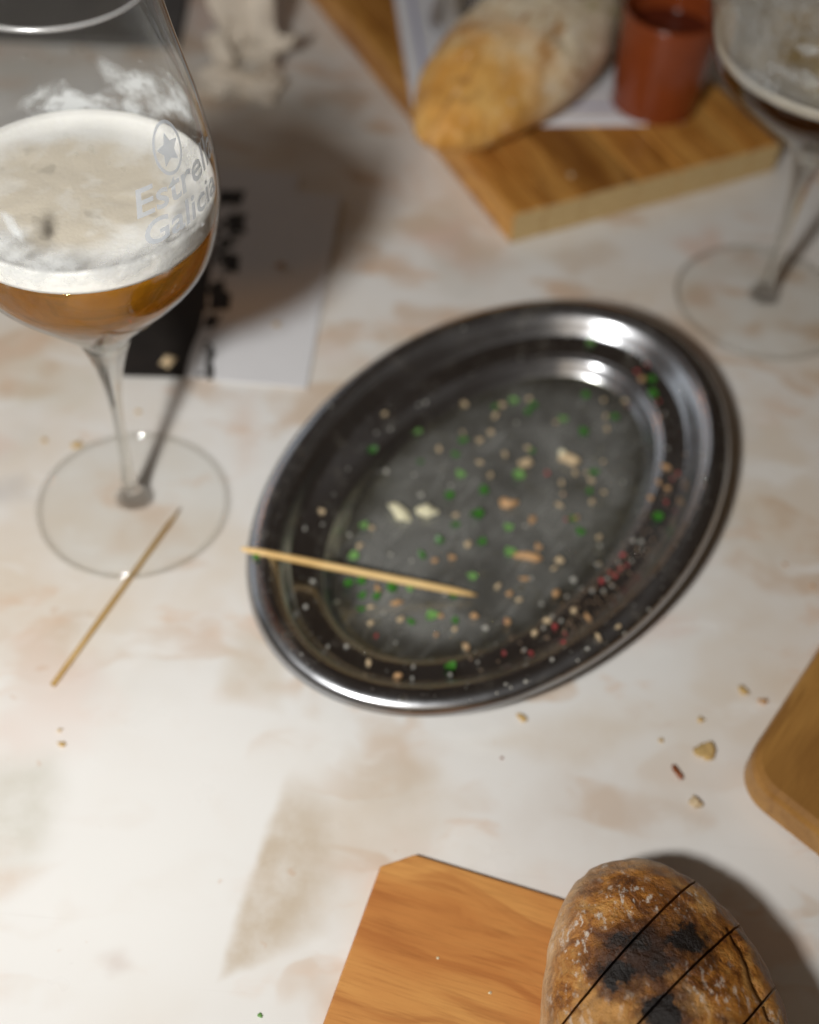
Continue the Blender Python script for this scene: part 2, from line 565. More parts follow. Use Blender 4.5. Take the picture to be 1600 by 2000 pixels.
def crust_dark(burns):
    m = NT('baked loaf crust')
    o = m.obj()
    s = m.n('SeparateXYZ', {0: o}).outputs
    nz = m.noise(o, 42, 5, .62)
    nf = m.noise(o, 260, 6, .72)
    zz = m.math('ADD', s[2], m.math('MULTIPLY', m.math('SUBTRACT', nz, .5), .030))
    # browner where the oven reached it most: crown of the loaf
    k = m.sstep(zz, .023, .039)
    side = m.mix(nf, rgb(.62, .38, .18), rgb(.80, .59, .37))
    topc = m.ramp(m.noise(o, 95, 7, .72, .8), [(.30, (.045, .014, .003)), (.43, (.18, .058, .008)), (.55, (.42, .165, .026)), (.70, (.62, .34, .10))])
    c = m.mix(k, side, topc)
    pt = m.sstep(m.noise(m.map(o, loc=(4, 2, 0)), 55, 4, .6, .4), .52, .62)
    c = m.mix(m.math('MULTIPLY', m.math('MULTIPLY', pt, k), .65), c, rgb(.62, .33, .10))
    fm = m.sstep(m.noise(m.map(o, loc=(.5, .5, 0)), 40, 3, .6), .42, .66)
    fl = m.math('MULTIPLY', m.sstep(m.noise(m.map(o, (1, 1.7, 1), (0, 0, .7)), 300, 4, .65), .53, .66), fm)
    c = m.mix(m.math('MULTIPLY', fl, .80), c, rgb(.74, .67, .58))
    dust = m.sstep(m.noise(m.map(o, loc=(2, .5, 0)), 65, 4, .7), .50, .72)
    c = m.mix(m.math('MULTIPLY', dust, .05), c, rgb(.66, .54, .40))
    for (bx, by, rx, ry) in burns:
        v = m.n('VectorMath', {0: o, 1: (bx, by, 0)}, operation='SUBTRACT').outputs[0]
        ln = m.n('VectorMath', {0: m.map(v, (1 / rx, 1 / ry, 0))}, operation='LENGTH').outputs['Value']
        ln = m.math('ADD', ln, m.math('MULTIPLY', m.math('SUBTRACT', m.noise(o, 210, 6, .7), .5), 2.8))
        c = m.mix(m.sstep(ln, 2.4, .8, 0, .75), c, rgb(.055, .020, .007))
        c = m.mix(m.sstep(ln, 1.10, .75, 0, .97), c, rgb(.010, .008, .007))
    return m.done(m.pbr(c, .40, m.bump(m.math('ADD', nf, m.noise(o, 110, 4, .6)), .9, .0016), Specular_IOR_Level=.45))


SA, SB = .1196, .0804      # half axes of the oval dish
M_table = marble()
M_thin = thin_glass('thin clear glass', (.995, .995, .99), .45, .03, .025, 5.5, .80)
M_lip = lip_mat()
M_rim = thin_glass('foot edge glass', (.985, .98, .965), .62, .03, .05, 3.0, .25)
M_bowl = thin_glass('bowl glass', (.93, .935, .93), .42, .02)
M_solid = solid_glass()
M_beer = beer_mat('amber beer', (.95, .60, .13), (.86, .42, .04))
M_beer2 = beer_mat('dark amber beer', (.50, .27, .09), (.14, .06, .015))
M_foam = foam_mat('beer foam', (.88, .87, .84), (.69, .62, .51))
M_foam2 = foam_mat('thin beer foam', (.50, .455, .38), (.40, .27, .10), 1.15)
M_res = residue_mat()
M_print = print_mat()
M_steel = steel('worn stainless steel')
M_chrome = steel('polished steel', (.75, .75, .75), .26, .36, False)
M_spice = simple('spice grains', (.36, .24, .15), .35, .5, 700)
M_oil = oil_mat()
M_drop = thin_glass('oil bead', (.95, .94, .86), .6, .03, .06, 4.0, .5)
M_bamboo = wood('glued bamboo strips', (.62, .32, .080), (.47, .21, .043), (.28, .105, .018), 16, 80, .42, .45, .6)
M_endgrain = end_grain()
M_oak = wood('orange brown board wood', (.64, .315, .095), (.53, .220, .062), (.37, .125, .034), 10, 66, .36, .34, .50)
M_olive = wood('olive brown board wood', (.43, .235, .065), (.33, .165, .042), (.20, .09, .022), 9, 60, .40, .35, .7)
M_stick = wood('pale bamboo stick', (.74, .53, .25), (.66, .44, .18), (.52, .32, .11), 20, 200, .5, .25, .3)
M_stick2 = wood('brown bamboo stick', (.58, .38, .14), (.48, .29, .085), (.36, .20, .05), 20, 200, .5, .25, .3)
M_gold = crust_golden()
M_crumb_in = simple('bread crumb', (.62, .50, .34), .8, .25, 350, .6)
M_paper = simple('white paper', (.78, .79, .83), .7, .03, 120)
M_card = simple('white card', (.74, .74, .755), .55, .03, 120)
M_blue = simple('pale blue print', (.40, .42, .66), .7, .1, 200)
M_black = simple('black print', (.017, .014, .012), .5, .5, 90)
M_napkin = simple('crumpled napkin paper', (.73, .65, .55), .85, .10, 90, .2)
M_terra = simple('glazed terracotta', (.215, .045, .012), .20, .16, 90, Specular_IOR_Level=.5)
M_sauce = simple('dark red sauce', (.10, .020, .010), .03, .3, 150)
M_slate = simple('dark slate', (.075, .072, .070), .45, .35, 60, .3)
M_parsley = simple('chopped parsley', (.045, .19, .022), .28, .55, 300)
M_parsley2 = simple('pale chopped parsley', (.17, .36, .10), .40, .35, 300)
M_tan = simple('fried crumb', (.60, .46, .28), .6, .35, 500)
M_orange = simple('toasted crumb', (.54, .32, .15), .55, .35, 500)
M_cream = simple('garlic', (.78, .74, .52), .32, .12, 400, Subsurface_Weight=.2, Subsurface_Radius=(.001, .001, .0006))
M_red = simple('red chilli', (.40, .055, .055), .28, .35, 400)
M_grain = simple('coarse salt', (.46, .45, .40), .10, .20, 400, Specular_IOR_Level=.7)
M_flake = simple('pale crust flake', (.56, .38, .15), .8, .25, 250)
M_rust = simple('dark crust sliver', (.26, .075, .02), .45, .3, 300)

# ------------------------------------------------------------------ the table
tv, tf = prism([(-1.1, -0.25), (1.1, -0.25), (1.1, 1.35), (-1.1, 1.35)], -0.03, 0.0, 0.002)
tb = link('tabletop', mesh('tabletop', tv, tf, M_table, False))
tb['kind'] = 'structure'

# ------------------------------------------------------------------ beer glasses
LIFT = 0.0022      # the left foot stands on a cocktail stick
G1 = Vector((-0.1088, 0.3260, LIFT))
G2 = Vector((0.1569, 0.4825, 0.0))
BOWL1 = [(.0062, .0835), (.0085, .0885), (.0135, .0955), (.0190, .1020), (.0255, .1095), (.0330, .1185), (.0385, .1270), (.0416, .1370), (.0428, .1480),
         (.0420, .1590), (.0402, .1700), (.0380, .1805), (.0354, .1905), (.0328, .2005), (.0306, .2105), (.0294, .2185)]
BOWL2 = [(.0068, .0800), (.0130, .0890), (.0245, .0990), (.0370, .1090), (.0475, .1190), (.0525, .1290), (.0555, .1400), (.0580, .1520),
         (.0600, .1650), (.0600, .1800), (.0580, .1950), (.0550, .2100), (.0535, .2200)]
SP1, SP2 = spline(BOWL1, 6), spline(BOWL2, 6)


def rad_at(sp, h):
    for (r0, z0), (r1, z1) in zip(sp, sp[1:]):
        if z0 <= h <= z1:
            return r0 + (r1 - r0) * (h - z0) / max(1e-9, z1 - z0)
    return sp[0][0] if h < sp[0][1] else sp[-1][0]


def bowl_hit(px, py, base, sp, far=False):
    """where the sight line meets the bowl wall: angle and height"""
    d = ray(px, py)
    hits, prev, t = [], None, 0.15
    while t < 0.75:
        p = CAM + d * t - base
        if sp[0][1] < p.z < sp[-1][1]:
            s = math.hypot(p.x, p.y) - rad_at(sp, p.z)
            if prev is not None and (s > 0) != (prev > 0):
                hits.append((math.atan2(p.y, p.x), p.z))
            prev = s
        else:
            prev = None
        t += 0.0004
    if not hits:
        return None
    return hits[-1] if far else hits[0]


def clip_prof(sp, h0, h1, off):
    out = [(rad_at(sp, h0) - off, h0)] + [(r - off, z) for r, z in sp if h0 + .0004 < z < h1 - .0004] + [(rad_at(sp, h1) - off, h1)]
    return out


def glass(name, label, base, sp, foot_r, stem, h_beer, h_foam, mbeer, mfoam, group):
    g = thing(name, label, 'beer glass', base, 0, group)
    # bowl: outer wall, rounded lip
    lip = sp[-1]
    prof = list(sp) + [(lip[0] - .0001, lip[1] + .0006), (lip[0] - .0007, lip[1] + .0010), (lip[0] - .0013, lip[1] + .0006), (lip[0] - .0014, lip[1] - .0006)]
    v, f = lathe(prof, 128)
    bowl = link('bowl', recalc(mesh('bowl', v, f, M_bowl)), g)
    v, f = lathe(spline(stem, 5), 48)
    link('stem', recalc(mesh('stem', v, f, M_solid)), g)
    z = stem[0][1]
    fp = [(stem[0][0] * .8, .0046), (.012, .0043), (.020, .0036), (.029, .0029), (foot_r - .0022, .0025), (foot_r - .0008, .0023), (foot_r, .0014), (foot_r - .0006, .0004),
          (foot_r - .0016, .0001), (foot_r - .004, .0009), (.020, .0016), (.001, .0020)]
    v, f = lathe(spline(fp, 4), 128)
    link('foot', recalc(mesh('foot', v, f, M_thin)), g)
    for nm, rr, zz, tr in (('lip', lip[0] - .0006, lip[1] + .0004, .0008), ('foot_rim', foot_r - .0007, .0011, .0007)):
        v, f = lathe([(rr + tr * math.cos(2 * PI * k / 12), zz + tr * math.sin(2 * PI * k / 12)) for k in range(12)], 128, True)
        link(nm, recalc(mesh(nm, v, f, M_lip if nm == 'lip' else M_rim)), g)
    # beer
    bp = [(0, sp[0][1] + .0120), (.006, sp[0][1] + .0123)] + clip_prof(sp, sp[0][1] + .0145, h_beer, .0013) + [(0, h_beer)]
    v, f = lathe(bp, 96)
    link('beer', recalc(mesh('beer', v, f, mbeer)), g)
    # foam: bottom, wall side, raised ring, lower middle
    fprof = [(0, h_beer + .0003)] + clip_prof(sp, h_beer + .0003, h_foam, .0012)
    rt = rad_at(sp, h_foam) - .0012
    fprof += [(rt - .0010, h_foam + .0004), (rt - .003, h_foam - .0008), (rt - .006, h_foam - .0019)]
    fprof += [(rt - .006 - (rt - .006) * k / 12, h_foam - .0021) for k in range(1, 12)] + [(0, h_foam - .0021)]
    v, f = lathe(fprof, 96)
    v = [Vector(q) for q in v]
    for q in v:
        if q.z > h_beer + .001 and math.hypot(q.x, q.y) < rt - .002:
            q.z += .0006 * mnoise.noise(q * 60) + .0003 * mnoise.noise(q * 190)
    link('foam', recalc(mesh('foam', v, f, mfoam)), g)
    return g, bowl


STEM1 = [(.0064, .0042), (.0060, .0052), (.0048, .0070), (.0035, .0098), (.0027, .0140), (.0022, .0220), (.0020, .0340), (.0021, .0470), (.0026, .0570), (.0035, .0660),
         (.0049, .0745), (.0067, .0815), (.0088, .0885), (.0066, .0874), (.0035, .0855), (0, .0850)]
glass_left, bowl_left = glass('beer_glass', 'tulip beer glass with white printed lettering, half full of amber beer under white foam',
                              G1, SP1, .0372, STEM1, .1428, .1506, M_beer, M_foam, 'stemmed beer glasses')
STEM2 = [(.0070, .0042), (.0064, .0052), (.0052, .0074), (.0040, .0104), (.0033, .0150), (.0028, .0250), (.0028, .0430), (.0033, .0560), (.0042, .0660), (.0056, .0750),
         (.0080, .0830), (.0060, .0820), (.0035, .0805), (0, .0800)]
glass_right, bowl_right = glass('beer_glass', 'wide bowled beer glass of dark beer standing in the shade right of the bamboo board',
                                G2, SP2, .0405, STEM2, .1275, .1325, M_beer2, M_foam2, 'stemmed beer glasses')

# white print on the left bowl
FONT = bpy.data.fonts.load('<builtin>') if False else None


def text_polys(body, size, shear=0.0, offset=0.0):
    cu = bpy.data.curves.new('lettering', 'FONT')
    cu.body = body
    cu.size = size
    cu.shear = shear
    cu.offset = offset
    cu.resolution_u = 4
    o = bpy.data.objects.new('lettering', cu)
    COL.objects.link(o)
    bpy.context.view_layer.update()
    dg = bpy.context.evaluated_depsgraph_get()
    me = o.evaluated_get(dg).to_mesh()
    bm = bmesh.new()
    bm.from_mesh(me)
    bmesh.ops.triangulate(bm, faces=bm.faces)
    for _ in range(2):
        bmesh.ops.subdivide_edges(bm, edges=[e for e in bm.edges if e.calc_length() > size * .18], cuts=1)
        bmesh.ops.triangulate(bm, faces=bm.faces)
    vs = [v.co.copy() for v in bm.verts]
    bm.verts.index_update()
    fs = [tuple(v.index for v in f.verts) for f in bm.faces]
    bm.free()
    o.evaluated_get(dg).to_mesh_clear()
    bpy.data.objects.remove(o)
    bpy.data.curves.remove(cu)
    return vs, fs


def wrap(vs, a0, h0, sp, off=.00025):
    out = []
    for v in vs:
        h = h0 + v.y
        r = rad_at(sp, h) + off
        a = a0 + v.x / .0425
        out.append((r * math.cos(a), r * math.sin(a), h))
    return out


def stroke_ring(cx, cy, rx, ry, w, n=40):
    vs, fs = [], []
    for k in range(n):
        a = 2 * PI * k / n
        vs += [Vector((cx + rx * math.cos(a), cy + ry * math.sin(a), 0)), Vector((cx + (rx - w) * math.cos(a), cy + (ry - w) * math.sin(a), 0))]
    for k in range(n):
        i, j = 2 * k, 2 * ((k + 1) % n)
        fs.append((i, j, j + 1, i + 1))
    return vs, fs


def star(cx, cy, r, n=5):
    vs = [Vector((cx, cy, 0))]
    for k in range(2 * n):
        a = PI / 2 + PI * k / n
        q = r if k % 2 == 0 else r * .50
        vs.append(Vector((cx + q * math.cos(a), cy + q * math.sin(a), 0)))
    return vs, [(0, 1 + k, 1 + (k + 1) % (2 * n)) for k in range(2 * n)]


for body, px, py, size in (('Estrella', 262, 428, .0118), ('Galicia', 280, 484, .0108)):
    a0, h0 = bowl_hit(px, py, G1, SP1)
    vs, fs = text_polys(body, size, 0.12, .00016)
    vs = [Vector((v.x * 1.22, v.y, 0)) for v in vs]
    link('printed_word', mesh('printed_word', wrap(vs, a0, h0, SP1), fs, M_print), bowl_left)
a0, h0 = bowl_hit(327, 288, G1, SP1)
vs, fs = stroke_ring(0, 0, .0062, .0078, .0010)
sv, sf = star(0, -.0005, .0050)
k0 = len(vs)
link('printed_star', mesh('printed_star', wrap(vs + sv, a0, h0, SP1), fs + [tuple(i + k0 for i in q) for q in sf], M_print), bowl_left)


# foam clinging to the wall of the left glass: patches with their own outline
def residue(base, sp, blobs, h0, h1, parent, na=420, nh=110):
    verts, dens = [], []
    for j in range(nh + 1):
        h = h0 + (h1 - h0) * j / nh
        r = rad_at(sp, h) - .0005
        for i in range(na):
            a = 2 * PI * i / na
            x, y = r * math.cos(a), r * math.sin(a)
            w = Vector((x, y, h))
            e1 = mnoise.fractal(w * 110, 1.0, 2.0, 4)
            e2 = mnoise.fractal(w * 420 + Vector((5, 0, 0)), 1.0, 2.0, 3)
            d = 0.0
            for (ba, bh, ra, rh, rot, s) in blobs:
                du = ((a - ba + PI) % (2 * PI) - PI) * .042
                dv = h - bh
                if abs(du) > .03:
                    continue
                u = du * math.cos(rot) + dv * math.sin(rot)
                v = -du * math.sin(rot) + dv * math.cos(rot)
                q = math.hypot(u / ra, v / rh) + .62 * e1 + .12 * e2
                d = max(d, s * max(0.0, min(1.0, (1.05 - q) / .85)))
            verts.append((x, y, h))
            dens.append(d)
    faces = []
    for j in range(nh):
        for i in range(na):
            i2 = (i + 1) % na
            q = (j * na + i, j * na + i2, (j + 1) * na + i2, (j + 1) * na + i)
            if max(dens[k] for k in q) > .02:
                faces.append(q)
    used = sorted({k for q in faces for k in q})
    idx = {k: n for n, k in enumerate(used)}
    me = mesh('foam_residue', [verts[k] for k in used], [tuple(idx[k] for k in q) for q in faces], M_res)
    at_ = me.attributes.new('residue_amount', 'FLOAT', 'POINT')
    at_.data.foreach_set('value', [dens[k] for k in used])
    o = link('foam_residue', me, parent)
    o['kind'] = 'stuff'


blobs = []
for px, py, far, ra, rh, rot, s in (
        (150, 205, 1, .0170, .0055, .1, 1.0), (70, 185, 1, .0100, .0036, -.4, .85), (285, 160, 1, .0150, .0060, -.5, .85), (262, 215, 1, .0050, .0090, .2, .85),
        (335, 205, 1, .0130, .0060, -.6, .85), (225, 140, 1, .0080, .0060, .2, .5), (350, 190, 1, .009, .005, -.5, .7),
        (28, 448, 0, .0024, .0050, .6, .8), (15, 500, 0, .0110, .0070, .1, .5), (90, 525, 0, .0150, .0050, .15, .5), (370, 300, 0, .0080, .0090, 0, .30), (400, 380, 0, .0050, .012, 0, .30),
        (225, 530, 0, .026, .0060, .12, .50), (345, 485, 0, .014, .0060, .4, .45), (30, 530, 0, .014, .006, 0, .5), (330, 260, 0, .010, .004, .3, .25)):
    h = bowl_hit(px, py, G1, SP1, bool(far))
    if h:
        blobs.append((h[0], h[1], ra, rh, rot, s))
residue(G1, SP1, blobs, .140, .205, glass_left)

blobs2 = []
for px, py, far, ra, rh, rot, s in ((1470, 90, 0, .022, .014, .3, .22), (1560, 60, 0, .026, .016, .2, .20), (1430, 40, 0, .012, .014, 0, .25), (1580, 160, 0, .020, .006, 0, .4), (1480, 160, 0, .016, .006, .2, .35), (1590, 100, 0, .008, .004, 0, .6)):
    h = bowl_hit(px, py, G2, SP2, bool(far))
    if h:
        blobs2.append((h[0], h[1], ra, rh, rot, s))
residue(G2, SP2, blobs2, .120, .200, glass_right, 300, 80)

# small beads of liquid on the near wall
bead_v, bead_f = [], []
for px, py, r in ((352, 284, .0010), (384, 276, .0012), (378, 262, .0007), (365, 338, .0008), (388, 330, .0010), (401, 345, .0014), (388, 352, .0008), (399, 452, .0010), (130, 265, .0008), (178, 290, .0009),
                  (182, 297, .0006), (112, 440, .0009), (145, 365, .0006), (150, 300, .0005), (212, 318, .0005), (240, 330, .0006), (142, 100, .0009), (160, 98, .0008), (50, 108, .0008), (98, 122, .0007), (342, 262, .0007)):
    hh = bowl_hit(px, py, G1, SP1)
    if not hh:
        continue
    a, h = hh
    q = rad_at(SP1, h)
    bm = bmesh.new()
    bmesh.ops.create_icosphere(bm, subdivisions=2, radius=r)
    k0 = len(bead_v)
    bead_v += [(v.co.x + q * math.cos(a), v.co.y + q * math.sin(a), v.co.z * 1.2 + h) for v in bm.verts]
    bead_f += [tuple(v.index + k0 for v in f.verts) for f in bm.faces]
    bm.free()
bd = link('water_bead', mesh('water_bead', bead_v, bead_f, M_thin), bowl_left)
bd['kind'] = 'stuff'

# ------------------------------------------------------------------ oval steel dish
DC = Vector((0.0346, 0.3418, 0))
DA = 1.003
TOPP = [(-.0004, .0158), (.0003, .0178), (.0014, .0192), (.0035, .0204), (.0060, .0210), (.0078, .0208), (.0096, .0196), (.0118, .0170), (.0138, .0142), (.0154, .0124), (.0170, .0114),
        (.0195, .0109), (.0228, .0103), (.0255, .0096), (.0272, .0084), (.0288, .0063), (.0304, .0041), (.0318, .0026), (.0334, .0017), (.0352, .0014)]
TOPS = spline(TOPP, 4)


def dish_z(x, y):
    p = Vector((x - DC.x, y - DC.y))
    u = p.x * math.cos(DA) + p.y * math.sin(DA)
    v = -p.x * math.sin(DA) + p.y * math.cos(DA)
    if (u / (SA - .0352)) ** 2 + (v / (SB - .0352)) ** 2 <= 1:
        return .0014
    lo, hi = 0.0, .0352
    for _ in range(24):
        m = (lo + hi) / 2
        if (u / (SA - m)) ** 2 + (v / (SB - m)) ** 2 > 1:
            hi = m
        else:
            lo = m
    if lo <= 0:
        return .0178
    for (d0, z0), (d1, z1) in zip(TOPS, TOPS[1:]):
        if d0 <= lo <= d1:
            return z0 + (z1 - z0) * (lo - d0) / max(1e-9, d1 - d0)
    return .0014


dish = thing('serving_dish', 'oval stainless steel serving dish with leftover oil, herbs and crumbs', 'serving dish', DC, DA)
NS = 200
dv_, df_ = [], []
prof = [(d + .0016 if d > .002 else d + .001, max(.0003, z - .0011)) for d, z in reversed(TOPS) if d > .001]
loop = list(TOPS)
rings = []
for d, z in prof + loop:
    rings.append(len(dv_))
    for k in range(NS):
        t = 2 * PI * k / NS
        dent = 1 + .0012 * math.sin(3 * t + 1) + .0008 * math.sin(7 * t)
        dv_.append(((SA - d) * math.cos(t) * dent, (SB - d) * math.sin(t) * dent, z))
for a, b in zip(rings, rings[1:]):
    for k in range(NS):
        k2 = (k + 1) % NS
        df_.append((a + k, a + k2, b + k2, b + k))
c = len(dv_)
last = rings[-1]
floor_rings = [.8, .6, .4, .2]
prevr = last
for s in floor_rings:
    cur = len(dv_)
    for k in range(NS):
        q = dv_[last + k]
        dv_.append((q[0] * s, q[1] * s, .0014 + .0003 * (1 - s) * math.sin(5 * s)))
    for k in range(NS):
        k2 = (k + 1) % NS
        df_.append((prevr + k, prevr + k2, cur + k2, cur + k))
    prevr = cur
df_.append(tuple(range(prevr, prevr + NS)))
df_.append(tuple(reversed(range(rings[0], rings[0] + NS))))
link('dish_body', recalc(mesh('dish_body', dv_, df_, M_steel)), dish)
# film of oil on the floor of the dish
ov, of = [(0, 0, .0021)], []
NR = 24
for j in range(1, NR + 1):
    for k in range(NS):
        t = 2 * PI * k / NS
        s = j / NR
        edge = 1 + .008 * math.sin(5 * t) + .006 * math.sin(11 * t + 2)
        x, y = (SA - .0325) * math.cos(t) * s * edge, (SB - .0325) * math.sin(t) * s * edge
        ov.append((x, y, .0021 + .00025 * mnoise.noise(Vector((x, y, 0)) * 60)))
for k in range(NS):
    of.append((0, 1 + k, 1 + (k + 1) % NS))
for j in range(NR - 1):
    for k in range(NS):
        k2 = (k + 1) % NS
        of.append((1 + j * NS + k, 1 + (j + 1) * NS + k, 1 + (j + 1) * NS + k2, 1 + j * NS + k2))
oil = link('oil_film', recalc(mesh('oil_film', ov, of, M_oil)), dish)
oil['kind'] = 'stuff'


# ------------------------------------------------------------------ leftovers in the dish
def lump_mesh(name, mat, sub=1, sx=1, sy=1, sz=.7, jit=.25, seed=0):
    rr = random.Random(seed)
    bm = bmesh.new()
    bmesh.ops.create_icosphere(bm, subdivisions=sub, radius=1)
    o = Vector((rr.random() * 9, rr.random() * 9, 0))
    for v in bm.verts:
        k = 1 + jit * 2.2 * mnoise.noise(v.co * 1.3 + o)
        v.co = Vector((v.co.x * sx * k, v.co.y * sy * k, v.co.z * sz * k))
    me = bpy.data.meshes.new(name)
    bm.to_mesh(me)
    bm.free()
    me.materials.append(mat)
    me.polygons.foreach_set('use_smooth', [True] * len(me.polygons))
    return me


def flake_mesh(name, mat, seed):
    """small torn leaf: irregular outline, curled, a little thick"""
    rr = random.Random(seed)
    n = 9
    top, bot = [], []
    for k in range(n):
        a = 2 * PI * k / n
        r = rr.uniform(.65, 1.15)
        x, y = r * math.cos(a), r * math.sin(a) * rr.uniform(.7, .95)
        z = .30 * x * x + .18 * rr.uniform(-1, 1)
        top.append((x, y, z + .42))
        bot.append((x * .95, y * .95, z + .24))
    vs = top + bot + [(0, 0, .40), (0, 0, .22)]
    fs = []
    for k in range(n):
        k2 = (k + 1) % n
        fs += [(k, k2, n + k2, n + k), (2 * n, k, k2), (2 * n + 1, n + k2, n + k)]
    return recalc(mesh(name, vs, fs, mat, False))


Z5, Z6, Z7, Z8 = (450, 550, 2.909), (900, 550, 2.667), (450, 1000, 2.909), (900, 1000, 2.909)


def pts(z, s):
    out = []
    for w in s.split():
        q = w.split(',')
        out.append((z[0] + float(q[0]) / z[2], z[1] + float(q[1]) / z[2], float(q[2]) if len(q) > 2 else 1.0))
    return out


green = (pts(Z5, '1060,860 810,960 1320,910 1280,990 1305,1105 1440,1200 1240,1225 1275,1390 755,1395 1190,1480 1425,1490 1080,1030,.8')
         + pts(Z6, '675,325,1.1 985,520,1.2 1000,600,1.2 645,600 275,630 375,650 175,660,.8 345,685,.8 535,725 795,715 640,795 370,890,.8 300,1020,1.1 120,1100 690,1000 85,1225,1.7 245,1290,1.1 620,1310,1.1 1020,1235 110,1365 255,1420 580,1245 670,1100,.8')
         + pts(Z7, '145,265 700,260 670,415 740,405 920,445,1.2 1020,445,.8 745,485 830,490 745,560 1140,600,1.4 1025,630,.8 1275,625,.8 1250,885,1.1 1375,375 1265,480,.9 1090,255')
         + pts(Z8, '275,240,.9'))
tan = (pts(Z5, '880,755 1415,905 1480,855,.9 1185,955 1560,985,1.2 1420,1030,.8 1475,1105,.8 1280,1330 805,1405 1350,1495 1330,700 1320,860,.8 730,1510')
       + pts(Z6, '215,645 355,615 180,700 755,705 760,770,1.1 495,735,.8 155,790 350,870 595,1000 680,1040 655,1000,.8 740,940,.7 100,945,.8 155,1010 525,1050 530,1110,.8 515,1170,1.1 685,1150 745,1100,.8 855,625 745,620 720,1335')
       + pts(Z7, '800,545 800,635 965,615,1.2 1275,670,.9 785,860,.9 740,190,.8 1520,425 1350,190,.9 520,0')
       + pts(Z8, '560,280,1.2 530,325 330,505,1.1 210,425 640,565 30,770 420,690 490,620 895,655,.9 780,715,1.2 790,300,.8'))
orange = (pts(Z5, '1260,1575,1.3 1160,1590')
          + pts(Z6, '375,1245 600,1235 400,1385 1065,970 1030,1050,.9 1075,1080,.9 990,1130,.9 945,510,.9')
          + pts(Z7, '835,440 945,520,1.1 1195,595,.9 1385,595,1.1 1170,700,.9 955,935,1.1 1340,770')
          + pts(Z8, '360,385 275,470,1.1 540,470,1.4 75,595,1.1 265,630,1.1 720,605 410,50 440,205'))
red = (pts(Z6, '915,470,1.3 1030,625 870,650,.7 450,1000 1130,1000 1100,1030,.8 1070,1150,.8 840,1425 990,370,1.1 535,1110,.7')
       + pts(Z7, '830,705 1555,805 1565,625')
       + pts(Z8, '800,395,1.3 535,655,1.3 925,245 905,325 880,365,1.1 585,750 590,690,.7 395,800,.8 600,45,.8 850,345,.8 945,305,.8'))
pale = (pts(Z5, '885,1080,1.5 1085,1215,1.5 1045,1100 675,1440 425,1405 830,860 910,840 1255,1160 1110,690 1070,700,.8 700,705,.7 570,705,.7 590,1210,.6 390,1200,.7 525,1380,.7 770,1100,.7 1325,275,.7 670,1065,.6 1030,540,.6')
        + pts(Z6, '690,305 555,280 930,1205 940,1355 895,1350 1060,690,.8 1075,870 970,370 900,290 845,1045,.8 335,1275 290,735,.9 310,400,.7')
        + pts(Z7, '1450,665,1.7 890,465,.9 1220,470 430,540 470,395,1.1 610,505,.7 660,765,1.1 1040,880 1250,925 1510,755 1405,855,.8 1390,800,.8 555,765,.8 1035,945,.8 870,575,.9 940,745,.9 680,135,.9 910,245 1030,280 550,170,.6 405,810,.6 1455,940,.6')
        + pts(Z8, '830,380,1.1 745,450,1.2 640,390,1.7 790,195,1.2 770,300 980,165,1.1 1025,170,1.1 970,280 690,440 605,485 460,525 400,380,1.1 520,595 570,620 360,785 520,840 720,780,1.1 370,965,.9 285,1000,.8 930,690,.7 810,450 1015,15 860,420,.8 1030,215,.7 895,290,.8 665,680,.8 470,660,.9 665,845,.7 255,980,.7 205,1030,.7 1070,555,.7'))


ORD = ['first', 'second', 'third', 'fourth', 'fifth', 'sixth', 'seventh', 'eighth', 'ninth', 'tenth', 'eleventh', 'twelfth']


def zone(px, py, floor):
    if floor:
        r = 'upper' if py < 900 else ('lower' if py > 1110 else 'middle')
        c = 'left' if px < 850 else ('right' if px > 1060 else 'centre')
        return 'in the %s %s of the dish floor' % (r, c)
    a = math.degrees(math.atan2(985 - py, px - 960)) % 360
    k = int(((a + 15) % 360) // 30)
    w = ["three", "two", "one", "twelve", "eleven", "ten", "nine", "eight", "seven", "six", "five", "four"][k]
    return "on the dish's sloping rim towards %s o'clock" % w


def scatter(name, lst, meshes, size, what, cat, group, lift=.35):
    items = []
    for i, (px, py, s) in enumerate(lst):
        z = .01
        for _ in range(6):
            p = at(px, py, z)
            z = dish_z(p.x, p.y) + (.0007 if dish_z(p.x, p.y) < .0016 else 0)
        o = link(name, meshes[i % len(meshes)], None, (p.x, p.y, z + size * s * lift), R.uniform(0, 6.28))
        k = size * s * R.uniform(.88, 1.12)
        o.scale = (k, k * R.uniform(.8, 1.1), k)
        items.append((zone(px, py, z < .0045), px, o))
    zs = {}
    for zn, px, o in items:
        zs.setdefault(zn, []).append((px, o))
    for zn, l in zs.items():
        l.sort(key=lambda q: q[0])
        for i, (px, o) in enumerate(l):
            if len(l) == 1:
                lab = 'only %s %s' % (what, zn)
            elif i == 0:
                lab = 'leftmost %s %s' % (what, zn)
            elif i == len(l) - 1:
                lab = 'rightmost %s %s' % (what, zn)
            else:
                lab = '%s %s from the left %s' % (ORD[i], what, zn)
            tag(o, lab, cat, group)


